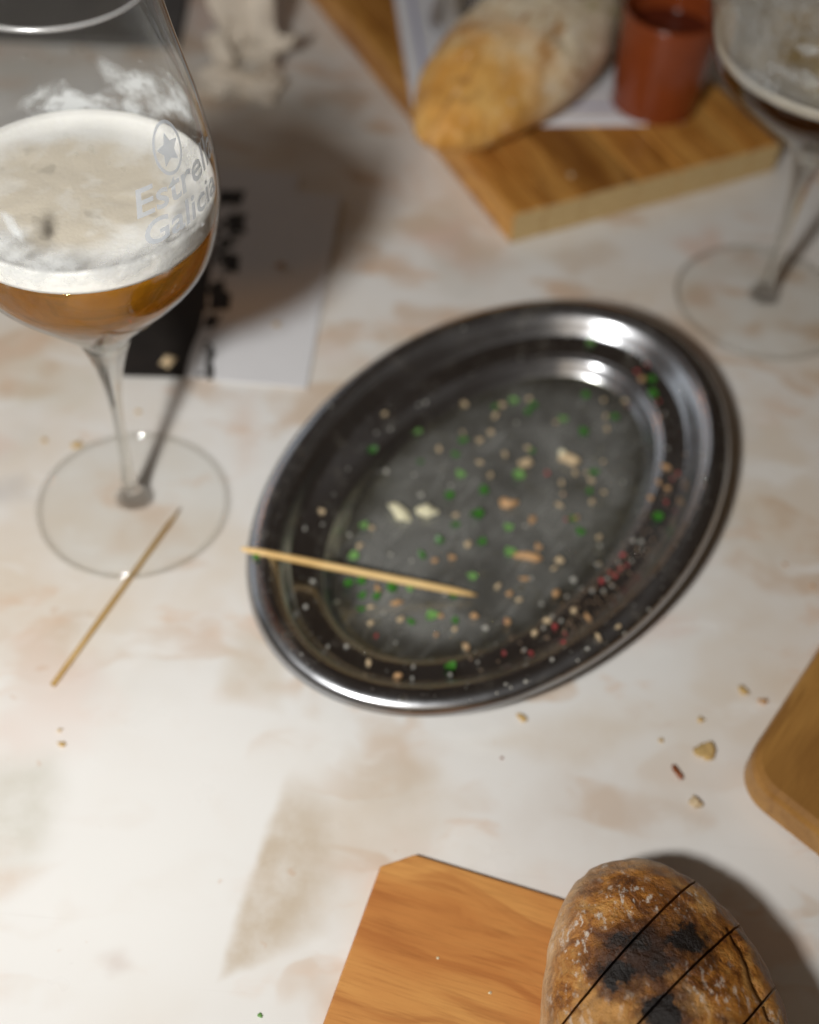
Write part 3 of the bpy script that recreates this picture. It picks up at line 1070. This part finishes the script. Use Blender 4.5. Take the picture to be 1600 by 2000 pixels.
scatter('parsley_flake', green, [flake_mesh('parsley_flake', M_parsley if k % 4 else M_parsley2, k) for k in range(8)], .0023,
        'green parsley flake', 'herb flake', 'parsley flakes in the steel dish', .1)
scatter('fried_crumb', tan, [lump_mesh('fried_crumb', M_tan, 2, 1 + .12 * k, 1 - .05 * k, .7, .42, seed=k) for k in range(6)], .00105,
        'golden crumb', 'crumb', 'golden crumbs in the steel dish', .6)
scatter('toasted_crumb', orange, [lump_mesh('toasted_crumb', M_orange, 2, 1 + .14 * k, 1 - .06 * k, .7, .42, seed=k + 20) for k in range(6)], .00115,
        'orange toasted crumb', 'crumb', 'toasted crumbs in the steel dish', .6)
scatter('chilli_bit', red, [lump_mesh('chilli_bit', M_red, 2, 1, .8, .6, .25, seed=k + 40) for k in range(5)], .00095,
        'red chilli bit', 'chilli bit', 'red chilli bits in the steel dish', .5)
scatter('salt_grain', pale, [lump_mesh('salt_grain', M_grain, 2, seed=k + 60, jit=.3) for k in range(5)], .00070,
        'pale salt grain', 'grain', 'pale grains on the steel dish', .6)


def single(name, label, cat, px, py, mat, sx, sy, sz, rot, seed, where='dish'):
    k = 1.0 if where == 'dish' else .66
    z = 0.0
    for _ in range(6):
        p = at(px, py, z)
        z = dish_z(p.x, p.y) + .0005 if where == 'dish' else where
    o = link(name, lump_mesh(name, mat, 3, sx * k, sy * k, sz * (k if where == 'dish' else .55), .30 if where == 'dish' else .42, seed), None, (p.x, p.y, z + sz * .85), rot)
    return tag(o, label, cat)


single('garlic_chunk', 'longer of two pale garlic chunks left of centre on the dish floor', 'garlic', 779, 1005, M_cream, .0055, .0025, .0018, -.75, 3)
single('garlic_chunk', 'short rounded garlic chunk just right of the longer one in the dish', 'garlic', 836, 1003, M_cream, .0040, .0026, .0018, .1, 5)
single('fried_garlic', 'long orange brown curled fried sliver in the lower right of the dish', 'fried garlic', 1030, 1090, M_orange, .0062, .0017, .0013, -.1, 8)
single('fried_garlic', 'biggest white and orange lump, upper right of the dish floor', 'fried garlic', 1111, 902, M_tan, .0042, .0026, .0020, -.3, 9)
single('garlic_chip', 'pale corner stuck to the biggest white and orange lump in the dish', 'garlic', 1099, 892, M_cream, .0019, .0017, .0019, .2, 14)
single('fried_garlic', 'orange crumb with a notch right of centre in the dish', 'fried garlic', 994, 986, M_orange, .0036, .0020, .0016, .15, 10)
single('fried_garlic', 'plump amber crumb above the middle of the dish floor', 'fried garlic', 1027, 908, M_tan, .0029, .0021, .0016, .3, 11)
# fine specks
fv, ff = [], []
for _ in range(800):
    t, s = R.uniform(0, 2 * PI), math.sqrt(R.random())
    u, v = SA * .99 * s * math.cos(t), SB * .99 * s * math.sin(t)
    x = DC.x + u * math.cos(DA) - v * math.sin(DA)
    y = DC.y + u * math.sin(DA) + v * math.cos(DA)
    z = dish_z(x, y) + .0002 + (.0007 if dish_z(x, y) < .0016 else 0)
    q = R.uniform(.00012, .00036)
    k0 = len(fv)
    fv += [(x + q, y, z), (x - q * .5, y + q * .9, z), (x - q * .5, y - q * .9, z), (x, y, z + q * 1.3), (x, y, z - q * .5)]
    ff += [(k0 + a, k0 + b, k0 + 3) for a, b in ((0, 1), (1, 2), (2, 0))] + [(k0 + b, k0 + a, k0 + 4) for a, b in ((0, 1), (1, 2), (2, 0))]
fs_ = link('fine_specks', mesh('fine_specks', fv, ff, M_grain))
fs_['kind'] = 'stuff'
tag(fs_, 'fine pale specks of spice sprinkled over the oval steel dish', 'specks')

# beads of oil spattered over the steel
fv, ff = [], []
for i in range(420):
    t, q_ = R.uniform(0, 2 * PI), math.sqrt(R.uniform(.02, .98))
    u, v = SA * q_ * math.cos(t), SB * q_ * math.sin(t)
    x = DC.x + u * math.cos(DA) - v * math.sin(DA)
    y = DC.y + u * math.sin(DA) + v * math.cos(DA)
    z = dish_z(x, y) + (.0008 if dish_z(x, y) < .0016 else 0)
    q = R.uniform(.00025, .00075) if i % 7 else R.uniform(.0008, .0012)
    bm = bmesh.new()
    bmesh.ops.create_icosphere(bm, subdivisions=2, radius=q)
    k0 = len(fv)
    fv += [(p.co.x + x, p.co.y * R.uniform(.97, 1.03) + y, p.co.z * .55 + z) for p in bm.verts]
    ff += [tuple(p.index + k0 for p in f.verts) for f in bm.faces]
    bm.free()
gv, gf = [], []
for i in range(170):
    a_ = math.radians(R.gauss(-38, 26))
    d_ = R.gauss(.021, .005)
    if not .004 < d_ < .033:
        continue
    px_, py_ = math.cos(a_), math.sin(a_)
    ca, sa = math.cos(a_ - DA), math.sin(a_ - DA)
    rr = 1 / math.hypot(ca / (SA - d_), sa / (SB - d_))
    x, y = DC.x + px_ * rr, DC.y + py_ * rr
    z = dish_z(x, y)
    q = R.uniform(.0002, .0005)
    bm = bmesh.new()
    bmesh.ops.create_icosphere(bm, subdivisions=1, radius=q)
    k0 = len(gv)
    gv += [(p.co.x * R.uniform(.7, 1.3) + x, p.co.y * R.uniform(.7, 1.3) + y, p.co.z * .8 + z + q * .5) for p in bm.verts]
    gf += [tuple(p.index + k0 for p in f.verts) for f in bm.faces]
    bm.free()
gr = link('spice_dust', mesh('spice_dust', gv, gf, M_spice))
gr['kind'] = 'stuff'
tag(gr, 'drift of brownish spice grains on the lower right rim of the dish', 'spice')
od = link('oil_bead', mesh('oil_bead', fv, ff, M_drop), None)
od['kind'] = 'stuff'
tag(od, 'clear beads of oil spattered all over the steel of the oval dish', 'oil beads')

# ------------------------------------------------------------------ cocktail sticks


def stick(name, label, a, b, radii, mat):
    a, b = Vector(a), Vector(b)
    d = b - a
    L = d.length
    v, f = tube((0, 0, 0), (L, 0, 0), radii, 12)
    o = link(name, mesh(name, v, f, mat))
    o.rotation_mode = 'QUATERNION'
    o.rotation_quaternion = d.to_track_quat('X', 'Z')
    o.location = a
    return tag(o, label, 'cocktail stick', 'cocktail sticks')


stick('cocktail_stick', 'pale wooden cocktail stick resting across the rim of the steel dish', at(470, 1071, .0228), at(932, 1163, .0036),
      [(0, .0004), (.02, .0009), (.06, .0013), (.25, .00145), (.5, .0015), (.75, .0015), (.90, .00135), (.97, .0008), (1, .0003)], M_stick)
stick('cocktail_stick', 'brown wooden cocktail stick on the table under the glass foot', at(352, 993, .0011), at(103, 1338, .0011),
      [(0, .0003), (.05, .0007), (.12, .0010), (.5, .00105), (1, .0010)], M_stick2)

# ------------------------------------------------------------------ printed cards under the left glass


def card(name, label, x0, y0, x1, y1, z, rz=0.0, group='printed cards'):
    t = thing(name, label, 'card', ((x0 + x1) / 2, (y0 + y1) / 2, z), rz, group)
    w, h = (x1 - x0) / 2, (y1 - y0) / 2
    v, f = prism([(-w, -h), (w, -h), (w, h), (-w, h)], 0, .0005, .0001)
    link('card_sheet', mesh('card_sheet', v, f, M_card, False), t)
    return t


c2 = card('printed_card', 'lower white card whose top right corner shows behind the other card', -.150, .415, -.0690, .5515, .0002)
c1 = card('printed_card', 'upper white card with a black picture, lying behind the beer glass stem', -.1290, .3995, -.0475, .5360, .0010, math.radians(-.8))


def print_patch(parent, polys, mat, z=.00062):
    inv = Matrix.Translation(parent.location) @ Matrix.Rotation(parent.rotation_euler[2], 4, 'Z')
    inv = inv.inverted()
    vs, fs = [], []
    for poly in polys:
        k0 = len(vs)
        zz = z + .000004 * (len(fs) % 12)
        for px, py in poly:
            p = inv @ at(px, py, .0015)
            vs.append((p.x, p.y, zz))
        fs.append(tuple(range(k0, k0 + len(poly))))
    return recalc(mesh('black_print', vs, fs, mat, False)), vs, fs


polys = [[(232, 735), (300, 737), (360, 738), (372, 690), (392, 640), (404, 590), (410, 540), (420, 470), (424, 400), (250, 380), (240, 560)],
         [(402, 742), (416, 742), (419, 722), (414, 708), (422, 690), (411, 672), (403, 700)],
         [(424, 398), (470, 402), (480, 372), (428, 372)],
         [(444, 452), (482, 456), (476, 434), (484, 418), (448, 416)],
         [(436, 528), (466, 534), (468, 500), (440, 492)],
         [(410, 604), (448, 606), (452, 575), (436, 566), (438, 548), (412, 552)],
         [(396, 640), (418, 640), (430, 626), (404, 620)],
         [(428, 480), (452, 484), (452, 466), (432, 464)]]
for k in range(46):
    ty = R.uniform(375, 735)
    base_x = 470 - (ty - 375) * .16
    cx_, w_, h_ = R.gauss(base_x - 22, 15), R.uniform(5, 16), R.uniform(4, 13)
    polys.append([(cx_, ty), (cx_ + w_, ty + R.uniform(-3, 3)), (cx_ + w_ * R.uniform(.6, 1.1), ty + h_), (cx_ + R.uniform(-3, 3), ty + h_)])
me, _, _ = print_patch(c1, polys, M_black)
link('black_print', me, c1)

# ------------------------------------------------------------------ crumpled napkin
nb = at(485, 178, 0)
nv, nf = [], []
NA, NT_ = 110, 30
for j in range(NT_ + 1):
    t = j / NT_
    for i in range(NA):
        a = 2 * PI * i / NA
        peak = .012 + .040 * max(0, math.cos(a - 2.4)) ** 1.3 + .013 * max(0, math.cos(a + .1)) ** 2 + .012 * max(0, math.cos(a - 1.4)) ** 2
        peak *= 1 + .14 * math.sin(5 * a + 1) + .06 * math.sin(11 * a)
        pl = .84 + .28 * abs(math.sin(2.5 * a + .8 * t + .4)) + .16 * abs(math.sin(5 * a + 1.4 * t + 1))
        r = (.0175 - .008 * math.sin(PI * t) + .002 * t) * pl
        w = Vector((r * math.cos(a), r * .72 * math.sin(a), t * peak))
        w += Vector((mnoise.noise(w * 90), mnoise.noise(w * 90 + Vector((3, 1, 0))), .7 * mnoise.noise(w * 80 + Vector((0, 7, 0))))) * .0030
        nv.append((w.x, w.y, max(.0006, w.z)))
for j in range(NT_):
    for i in range(NA):
        i2 = (i + 1) % NA
        nf.append((j * NA + i, j * NA + i2, (j + 1) * NA + i2, (j + 1) * NA + i))
# loose tail of the sheet lying in front
k0 = len(nv)
for j in range(15):
    for i in range(31):
        x, y = -.026 + .046 * i / 30, -.026 + .020 * j / 14
        z = .0035 + .006 * j / 14 + .003 * mnoise.noise(Vector((x, y, 0)) * 95) + .0022 * mnoise.noise(Vector((x, y, 3)) * 210)
        nv.append((x + .004 * mnoise.noise(Vector((x, y, 9)) * 60), y + .006 * mnoise.noise(Vector((x, 0, 5)) * 80), max(.0006, z)))
for j in range(14):
    for i in range(30):
        a = k0 + j * 31 + i
        nf.append((a, a + 1, a + 32, a + 31))
nap = link('crumpled_napkin', mesh('crumpled_napkin', nv, nf, M_napkin), None, (nb.x, nb.y + .012, 0), math.radians(-8))
sm = nap.modifiers.new('thickness', 'SOLIDIFY')
sm.thickness = .0004
tag(nap, 'crumpled cream paper napkin standing on the table behind the cards', 'napkin')

# ------------------------------------------------------------------ dark slate behind the left glass
A = at(347, 84, .004)
sv = [(0, 0), (0, .07), (-.26, .07), (-.26, 0)]
v, f = prism(list(reversed([(x, y) for x, y in sv])), 0, .005, .0008)
sl = link('slate_board', recalc(mesh('slate_board', v, f, M_slate, False)), None, (A.x, A.y, .0003), math.radians(4))
tag(sl, 'dark grey flat slab seen through the top of the left beer glass', 'slate board')

# ------------------------------------------------------------------ bamboo board with paper, bread, cup
BC = Vector((.0378, .5095, 0))
bu = Vector((.1328, .0757)).normalized()
BA = math.atan2(bu.y, bu.x)          # local X runs along the front edge, local Y away from us
BW, BD, BH = .158, .250, .018
board = thing('bamboo_board', 'thick bamboo serving board of glued strips carrying bread, paper and a clay cup', 'serving board', (BC.x, BC.y, 0), BA + PI / 2)
# inside the board's frame X runs along the strips, Y towards the left edge
widths = [.018, .022, .031, .025, .024, .020, .018]
sk = math.radians(2.0)
y = 0.0
for i, w in enumerate(widths):
    v, f = prism([(.0, -y - w + .00022), (BD, -y - w + .00022), (BD, -y - .00022), (.0, -y - .00022)], .0, BH - (.0003 if i % 2 else 0), .0016 if i in (0, len(widths) - 1) else .0009)
    me = mesh('strip', v, f, [M_bamboo, M_endgrain], False)
    for p in me.polygons:
        if abs(p.normal.x) > .6:
            p.material_index = 1
    link('strip', me, board)
    y += w

# printed paper
P0, P1, P3 = at(812, 250, BH), at(1332, 246, BH), at(806, -40, BH)
ex = (P1 - P0).normalized()
rzp = math.atan2(ex.y, ex.x)
LW, LD = (P1 - P0).length, .155
paper = thing('paper_sheet', 'white paper sheet with a thin blue border under the bread and clay cup', 'paper', (P0.x, P0.y, BH + .0003), rzp)
vs, fs = [], []
for j in range(21):
    for i in range(21):
        x, yy = LW * i / 20, LD * j / 20
        vs.append((x, yy, .0004 + .0008 * max(0, i / 20 - .85) / .15 * (1 - j / 20)))
for j in range(20):
    for i in range(20):
        a = j * 21 + i
        fs.append((a, a + 1, a + 22, a + 21))
ps = link('sheet', mesh('sheet', vs, fs, M_paper), paper)
sm = ps.modifiers.new('thickness', 'SOLIDIFY')
sm.thickness = .00015
for (x0, y0, x1, y1) in ((.009, .0160, LW - .02, .0182), (.0085, .0182, .0105, LD - .01)):
    vs = [(x0, y0, .00062), (x1, y0, .00062), (x1, y1, .00062), (x0, y1, .00062)]
    link('border_line', mesh('border_line', vs, [(0, 1, 2, 3)], M_blue), paper)

# bread roll on the paper


def loaf_mesh(a, b, c, tipq=2.0, n=110, m=64, flat=.75, amp=.0012, seed=0, extra=None):
    """long loaf, local X along its axis, standing on z = 0"""
    vs, fs = [], []
    off = Vector((seed * 3.7, seed * 1.3, 0))
    for i in range(n + 1):
        t = PI * i / n
        x = -a * math.cos(t)
        w = max(1e-4, math.sin(t)) ** (2.0 / tipq)
        for k in range(m):
            q = 2 * PI * k / m
            yy, zz = b * w * math.cos(q), c * w * math.sin(q)
            p = Vector((x, yy, zz + c * flat))
            d = Vector((x / a / a, yy / b / b, zz / c / c))
            d = d.normalized() if d.length > 1e-9 else Vector((0, 0, 1))
            p += d * (amp * mnoise.fractal(p * 42 + off, 1.0, 2.0, 3) + amp * .35 * mnoise.noise(p * 210 + off))
            if extra:
                p = extra(p, d)
            p.z = max(p.z, 0.0 + .0004 * math.cos(q) ** 2)
            vs.append(p)
    for i in range(n):
        for k in range(m):
            k2 = (k + 1) % m
            fs.append((i * m + k, i * m + k2, (i + 1) * m + k2, (i + 1) * m + k))
    fs.append(tuple(reversed(range(m))))
    fs.append(tuple(range(n * m, (n + 1) * m)))
    return vs, fs


def scored(p, d):
    # two shallow slashes with a lifted lip across the crown, pointed near end
    if p.z > .014:
        for xs, sl_ in ((.002, .55), (.050, .5)):
            u = p.x - xs - sl_ * p.y
            p = p + Vector((0, 0, (-.0014 * math.exp(-(u / .0030) ** 2) + .0010 * math.exp(-((u - .008) / .006) ** 2)) * (.4 + mnoise.noise(p * 60))))
    return p


v, f = loaf_mesh(.0990, .0368, .0285, 1.42, seed=2, flat=.78, amp=.0016, extra=scored)
br = link('bread_roll', recalc(mesh('bread_roll', v, f, M_gold)), None, (.0400, .6145, BH + .0012), 1.06)
tag(br, 'golden floury bread roll with a pointed end overhanging the bamboo board', 'bread')

# clay cup with red sauce
CB = Vector((.1100, .6140, BH + .0013))
cup = thing('clay_cup', 'small terracotta cup of dark red sauce on the paper beside the bread', 'cup', CB)
KC = 1.06
cp = [(0, 0), (.0195, 0), (.0206, .0008), (.0212, .004), (.0219, .016), (.0226, .030), (.0233, .0430), (.0235, .0460), (.0231, .0475), (.0222, .0478), (.0212, .0470), (.0208, .0440), (.0202, .030), (.0198, .020), (.0150, .012), (0, .0115)]
v, f = lathe(spline([(r * KC, z * 1.09) for r, z in cp], 3), 72)
link('cup_body', recalc(mesh('cup_body', v, f, M_terra)), cup)
sp_ = [(0, .0395), (.010, .0396), (.0190, .0398), (.0205, .0404), (.0204, .0390), (0, .0385)]
v, f = lathe([(r * KC, z * 1.09 - .0035) for r, z in sp_], 60)
link('sauce', recalc(mesh('sauce', v, f, M_sauce)), cup)

# steel pot, mostly outside the picture
sc_ = at(880, 66, BH + .002)
ch = thing('steel_pot', 'small polished steel bell shaped pot on the paper left of the bread roll', 'pot', (sc_.x, sc_.y + .011, BH + .0013))
v, f = lathe(spline([(0, 0), (.0112, 0), (.0126, .0008), (.0130, .0026), (.0125, .0058), (.0110, .0108), (.0093, .0168), (.0077, .0235), (.0065, .031), (.0058, .039), (.0052, .046), (.003, .049), (0, .0495)], 4), 64)
link('pot_body', recalc(mesh('pot_body', v, f, M_chrome)), ch)
v, f = lathe(spline([(0, .0493), (.0022, .0495), (.0024, .0515), (.0040, .0545), (.0036, .0575), (0, .0585)], 4), 32)
link('knob', recalc(mesh('knob', v, f, M_chrome)), ch)

# ------------------------------------------------------------------ lower board and sliced loaf
LBH = .0040
c0, c1_ = at(743, 1690, LBH).xy, at(810, 1667, LBH).xy
dR = (at(1100, 1755, LBH).xy - c1_).normalized()
dL = (at(630, 2000, LBH).xy - c0).normalized()
GA = math.atan2(dR.y, dR.x)
rot2 = Matrix.Rotation(-GA, 2)


def loc2(p):
    return tuple(rot2 @ (Vector(p) - c1_))


poly = [c1_ + dR * .106, c1_, c0, c0 + dL * .20, c1_ + dR * .106 + dL * .21]
poly = [loc2(p) for p in poly]
v, f = prism(poly, .0001, LBH, .0009)
lb = link('cutting_board', recalc(mesh('cutting_board', v, f, M_oak, False)), None, (c1_.x, c1_.y, 0), GA)
tag(lb, 'orange brown wooden board with a clipped corner under the sliced loaf', 'cutting board')

LC, LYAW = Vector((.0845, .1230, LBH + .0002)), 1.755
LROT = Matrix.Rotation(LYAW, 4, 'Z')
Linv = (Matrix.Translation(LC) @ LROT).inverted()


def lloc(px, py, z):
    return Linv @ at(px, py, z)


burns = []
for px, py, z, rx, ry in ((1255, 1872, .050, .0075, .0085), (1335, 1848, .048, .0050, .0060), (1292, 1990, .051, .0055, .0050), (1205, 1905, .049, .004, .005)):
    q = lloc(px, py, z)
    burns.append((q.x, q.y, rx, ry))
M_crust = crust_dark(burns)


def knobs(p, d):
    k = mnoise.noise(p * 28 + Vector((1, 4, 2)))
    b = mnoise.noise(p * 330 + Vector((7, 1, 2)))
    w = 0.0
    if p.z > .026:      # old oven slashes running along the crown
        for y0, x0, x1, sl in CREASE:
            if x0 < p.x < x1:
                w -= .0013 * math.exp(-((p.y - y0 - sl * p.x - .0015 * mnoise.noise(Vector((p.x * 90, y0 * 50, 0)))) / .0011) ** 2)
    return p + d * (.0016 * k + .00022 * b + w)


CREASE = []
for pa, pb, z in (((1228, 1885), (1226, 2060), .049), ((1418, 1822), (1495, 2010), .040)):
    qa, qb = lloc(*pa, z), lloc(*pb, z)
    sl = (qb.y - qa.y) / (qb.x - qa.x)
    CREASE.append((qa.y - sl * qa.x, min(qa.x, qb.x), max(qa.x, qb.x), sl))


v, f = loaf_mesh(.0575, .0342, .0292, 2.15, n=230, m=170, seed=5, flat=.76, amp=.0013, extra=knobs)
full = recalc(mesh('loaf_whole', v, f, [M_crust, M_crumb_in]))
loaf = thing('bread_loaf', 'dark crusted floury loaf cut into slices, on the orange brown board', 'bread', LC, LYAW)
cuts = []
for (a, b, z) in (((1085, 2000), (1318, 1748), .052), ((1245, 2000), (1425, 1812), .055), ((1455, 2000), (1520, 1922), .046)):
    p, q = lloc(*a, z), lloc(*b, z)
    e = (q - p)
    n_ = Vector((-e.y, e.x, 0)).normalized()
    if n_.x < 0:
        n_ = -n_
    cuts.append((p, n_))      # normal towards the visible tip
# last, unseen, cuts further down the loaf
for k in (1, 2):
    cuts.append((cuts[2][0] - cuts[2][1] * .017 * k, cuts[2][1]))
GAP = .00034
for i in range(len(cuts) + 1):
    bm = bmesh.new()
    bm.from_mesh(full)
    for j, s in ((i - 1, 1), (i, -1)):
        if 0 <= j < len(cuts):
            co, no = cuts[j]
            # slice i lies between cut i-1 (tip side) and cut i
            g = bm.verts[:] + bm.edges[:] + bm.faces[:]
            if s == 1:
                r = bmesh.ops.bisect_plane(bm, geom=g, plane_co=co - no * GAP, plane_no=no, clear_outer=True)
            else:
                r = bmesh.ops.bisect_plane(bm, geom=g, plane_co=co + no * GAP, plane_no=no, clear_inner=True)
            eds = [e for e in r['geom_cut'] if isinstance(e, bmesh.types.BMEdge)]
            if eds:
                fr = bmesh.ops.contextual_create(bm, geom=eds, mat_nr=1)
                for fc in fr['faces']:
                    fc.smooth = False
    if len(bm.faces) < 6:
        bm.free()
        continue
    me = bpy.data.meshes.new('bread_slice')
    bm.to_mesh(me)
    bm.free()
    me.materials.append(M_crust)
    me.materials.append(M_crumb_in)
    link('bread_slice', me, loaf)
bpy.data.meshes.remove(full)

# ------------------------------------------------------------------ olive board at the right edge
d1 = Vector((.545, .838)).normalized()
d2 = Vector((.76, -.65)).normalized()
K = Vector((.1175, .2232))           # where the two straight edges would meet
RA = math.atan2(d1.y, d1.x)
rr_ = .016
ang = math.acos(d1.dot(d2))
tl = rr_ / math.tan(ang / 2)
cc = K + (d1 + d2).normalized() * (rr_ / math.sin(ang / 2))
s0, s1 = K + d1 * tl, K + d2 * tl
a0, a1 = math.atan2(*(s0 - cc).yx), math.atan2(*(s1 - cc).yx)
if a1 < a0:
    a1 += 2 * PI
corner = [(cc.x + rr_ * math.cos(a0 + (a1 - a0) * k / 12), cc.y + rr_ * math.sin(a0 + (a1 - a0) * k / 12)) for k in range(13)]
poly = [Vector(p) for p in corner] + [K + d2 * .14, K + d2 * .14 + d1 * .24, K + d1 * .24]
r3 = Matrix.Rotation(-RA, 2)
poly = [tuple(r3 @ (p - K)) for p in poly]
v, f = prism(poly, .0003, .015, .003)
rb = link('serving_board', recalc(mesh('serving_board', v, f, M_olive, False)), None, (K.x, K.y, 0), RA)
tag(rb, 'olive brown wooden board with a rounded corner at the right edge of the picture', 'serving board')

# ------------------------------------------------------------------ crumbs on the table
TC = [
    ('bread_crumb', 'plump golden crumb lying on the black picture of the card', 330, 713, M_tan, .0045, .0037, .0028, 1.2, .0017),
    ('bread_crumb', 'single yellow crumb on the white part of the card', 540, 636, M_tan, .0022, .0018, .0012, .3, .0017),
    ('bread_crumb', 'brown crumb on the card within the shadow of the glass', 548, 520, M_orange, .0028, .0024, .0012, .3, .0017),
    ('bread_crumb', 'yellow flake on the table behind the rim of the glass foot', 150, 870, M_flake, .0034, .0022, .0008, .5, 0),
    ('bread_crumb', 'faint small crumb left of the yellow flake behind the glass foot', 87, 862, M_flake, .0017, .0014, .0008, .5, 0),
    ('bread_crumb', 'tiny crumb beside the shadow of the glass stem', 271, 806, M_flake, .0016, .0013, .0008, .1, 0),
    ('bread_crumb', 'olive crumb near the right board, upper of two side by side', 1451, 1352, M_flake, .0031, .0019, .0012, -.8, 0),
    ('crust_bit', 'orange crust bit near the right board, beside the olive crumb', 1489, 1372, M_orange, .0028, .0016, .0012, .1, 0),
    ('crust_flake', 'largest pale square flake of crust on the table left of the right board', 1377, 1470, M_flake, .0052, .0046, .0012, .2, 0),
    ('crust_sliver', 'dark red brown sliver of crust on the table below the dish', 1322, 1511, M_rust, .0042, .0014, .0012, -1.0, 0),
    ('bread_crumb', 'yellow brown crumb below the dark sliver on the table', 1358, 1570, M_tan, .0027, .0036, .0013, .1, 0),
    ('bread_crumb', 'orange crumb touching the lower edge of the right board', 1474, 1557, M_orange, .0022, .0015, .0012, -.5, 0),
    ('bread_crumb', 'small crumb above the largest pale flake on the table', 1368, 1407, M_flake, .0016, .0014, .0008, 0, 0),
    ('bread_crumb', 'faint speck left of the largest pale flake on the table', 1291, 1447, M_flake, .0011, .0012, .0006, 0, 0),
    ('bread_crumb', 'yellow crumb on the table just below the lower rim of the dish', 1019, 1404, M_flake, .0031, .0017, .0010, -.4, 0),
    ('bread_crumb', 'orange speck on the table right of the dish, nearer the right edge', 1587, 1146, M_orange, .0012, .0010, .0008, 0, 0),
    ('bread_crumb', 'brown speck on the table right of the dish shadow', 1532, 1104, M_orange, .0011, .0010, .0008, 0, 0),
    ('pepper_speck', 'tiny dark speck on the pale table below the dish', 980, 1482, M_rust, .0008, .0007, .0006, 0, 0),
    ('bread_crumb', 'orange crumb on the table below the end of the brown stick', 117, 1427, M_tan, .0011, .0010, .0007, 0, 0),
    ('bread_crumb', 'paler crumb just under the orange crumb at the left', 122, 1455, M_flake, .0021, .0016, .0006, 0, 0),
    ('herb_bit', 'pale green herb bit on the table at the bottom left of the orange board', 508, 1984, M_parsley2, .0012, .0009, .0006, 0, 0),
    ('bread_crumb', 'tiny pale crumb on top of the orange brown board', 855, 1872, M_cream, .0006, .0006, .0004, 0, LBH),
    ('bread_crumb', 'small pale crumb on the orange board close to the loaf', 957, 1940, M_cream, .0007, .0006, .0004, 0, LBH),
    ('bread_crumb', 'pale crumb on the bamboo board in front of the paper', 1115, 345, M_tan, .0022, .0018, .0012, 0, .018),
]
for i, (nm, lab, px, py, mt, sx, sy, sz, rot, z) in enumerate(TC):
    single(nm, lab, 'crumb' if 'herb' not in nm and 'pepper' not in nm else 'food bit', px, py, mt, sx, sy, sz, rot, 100 + i, z)
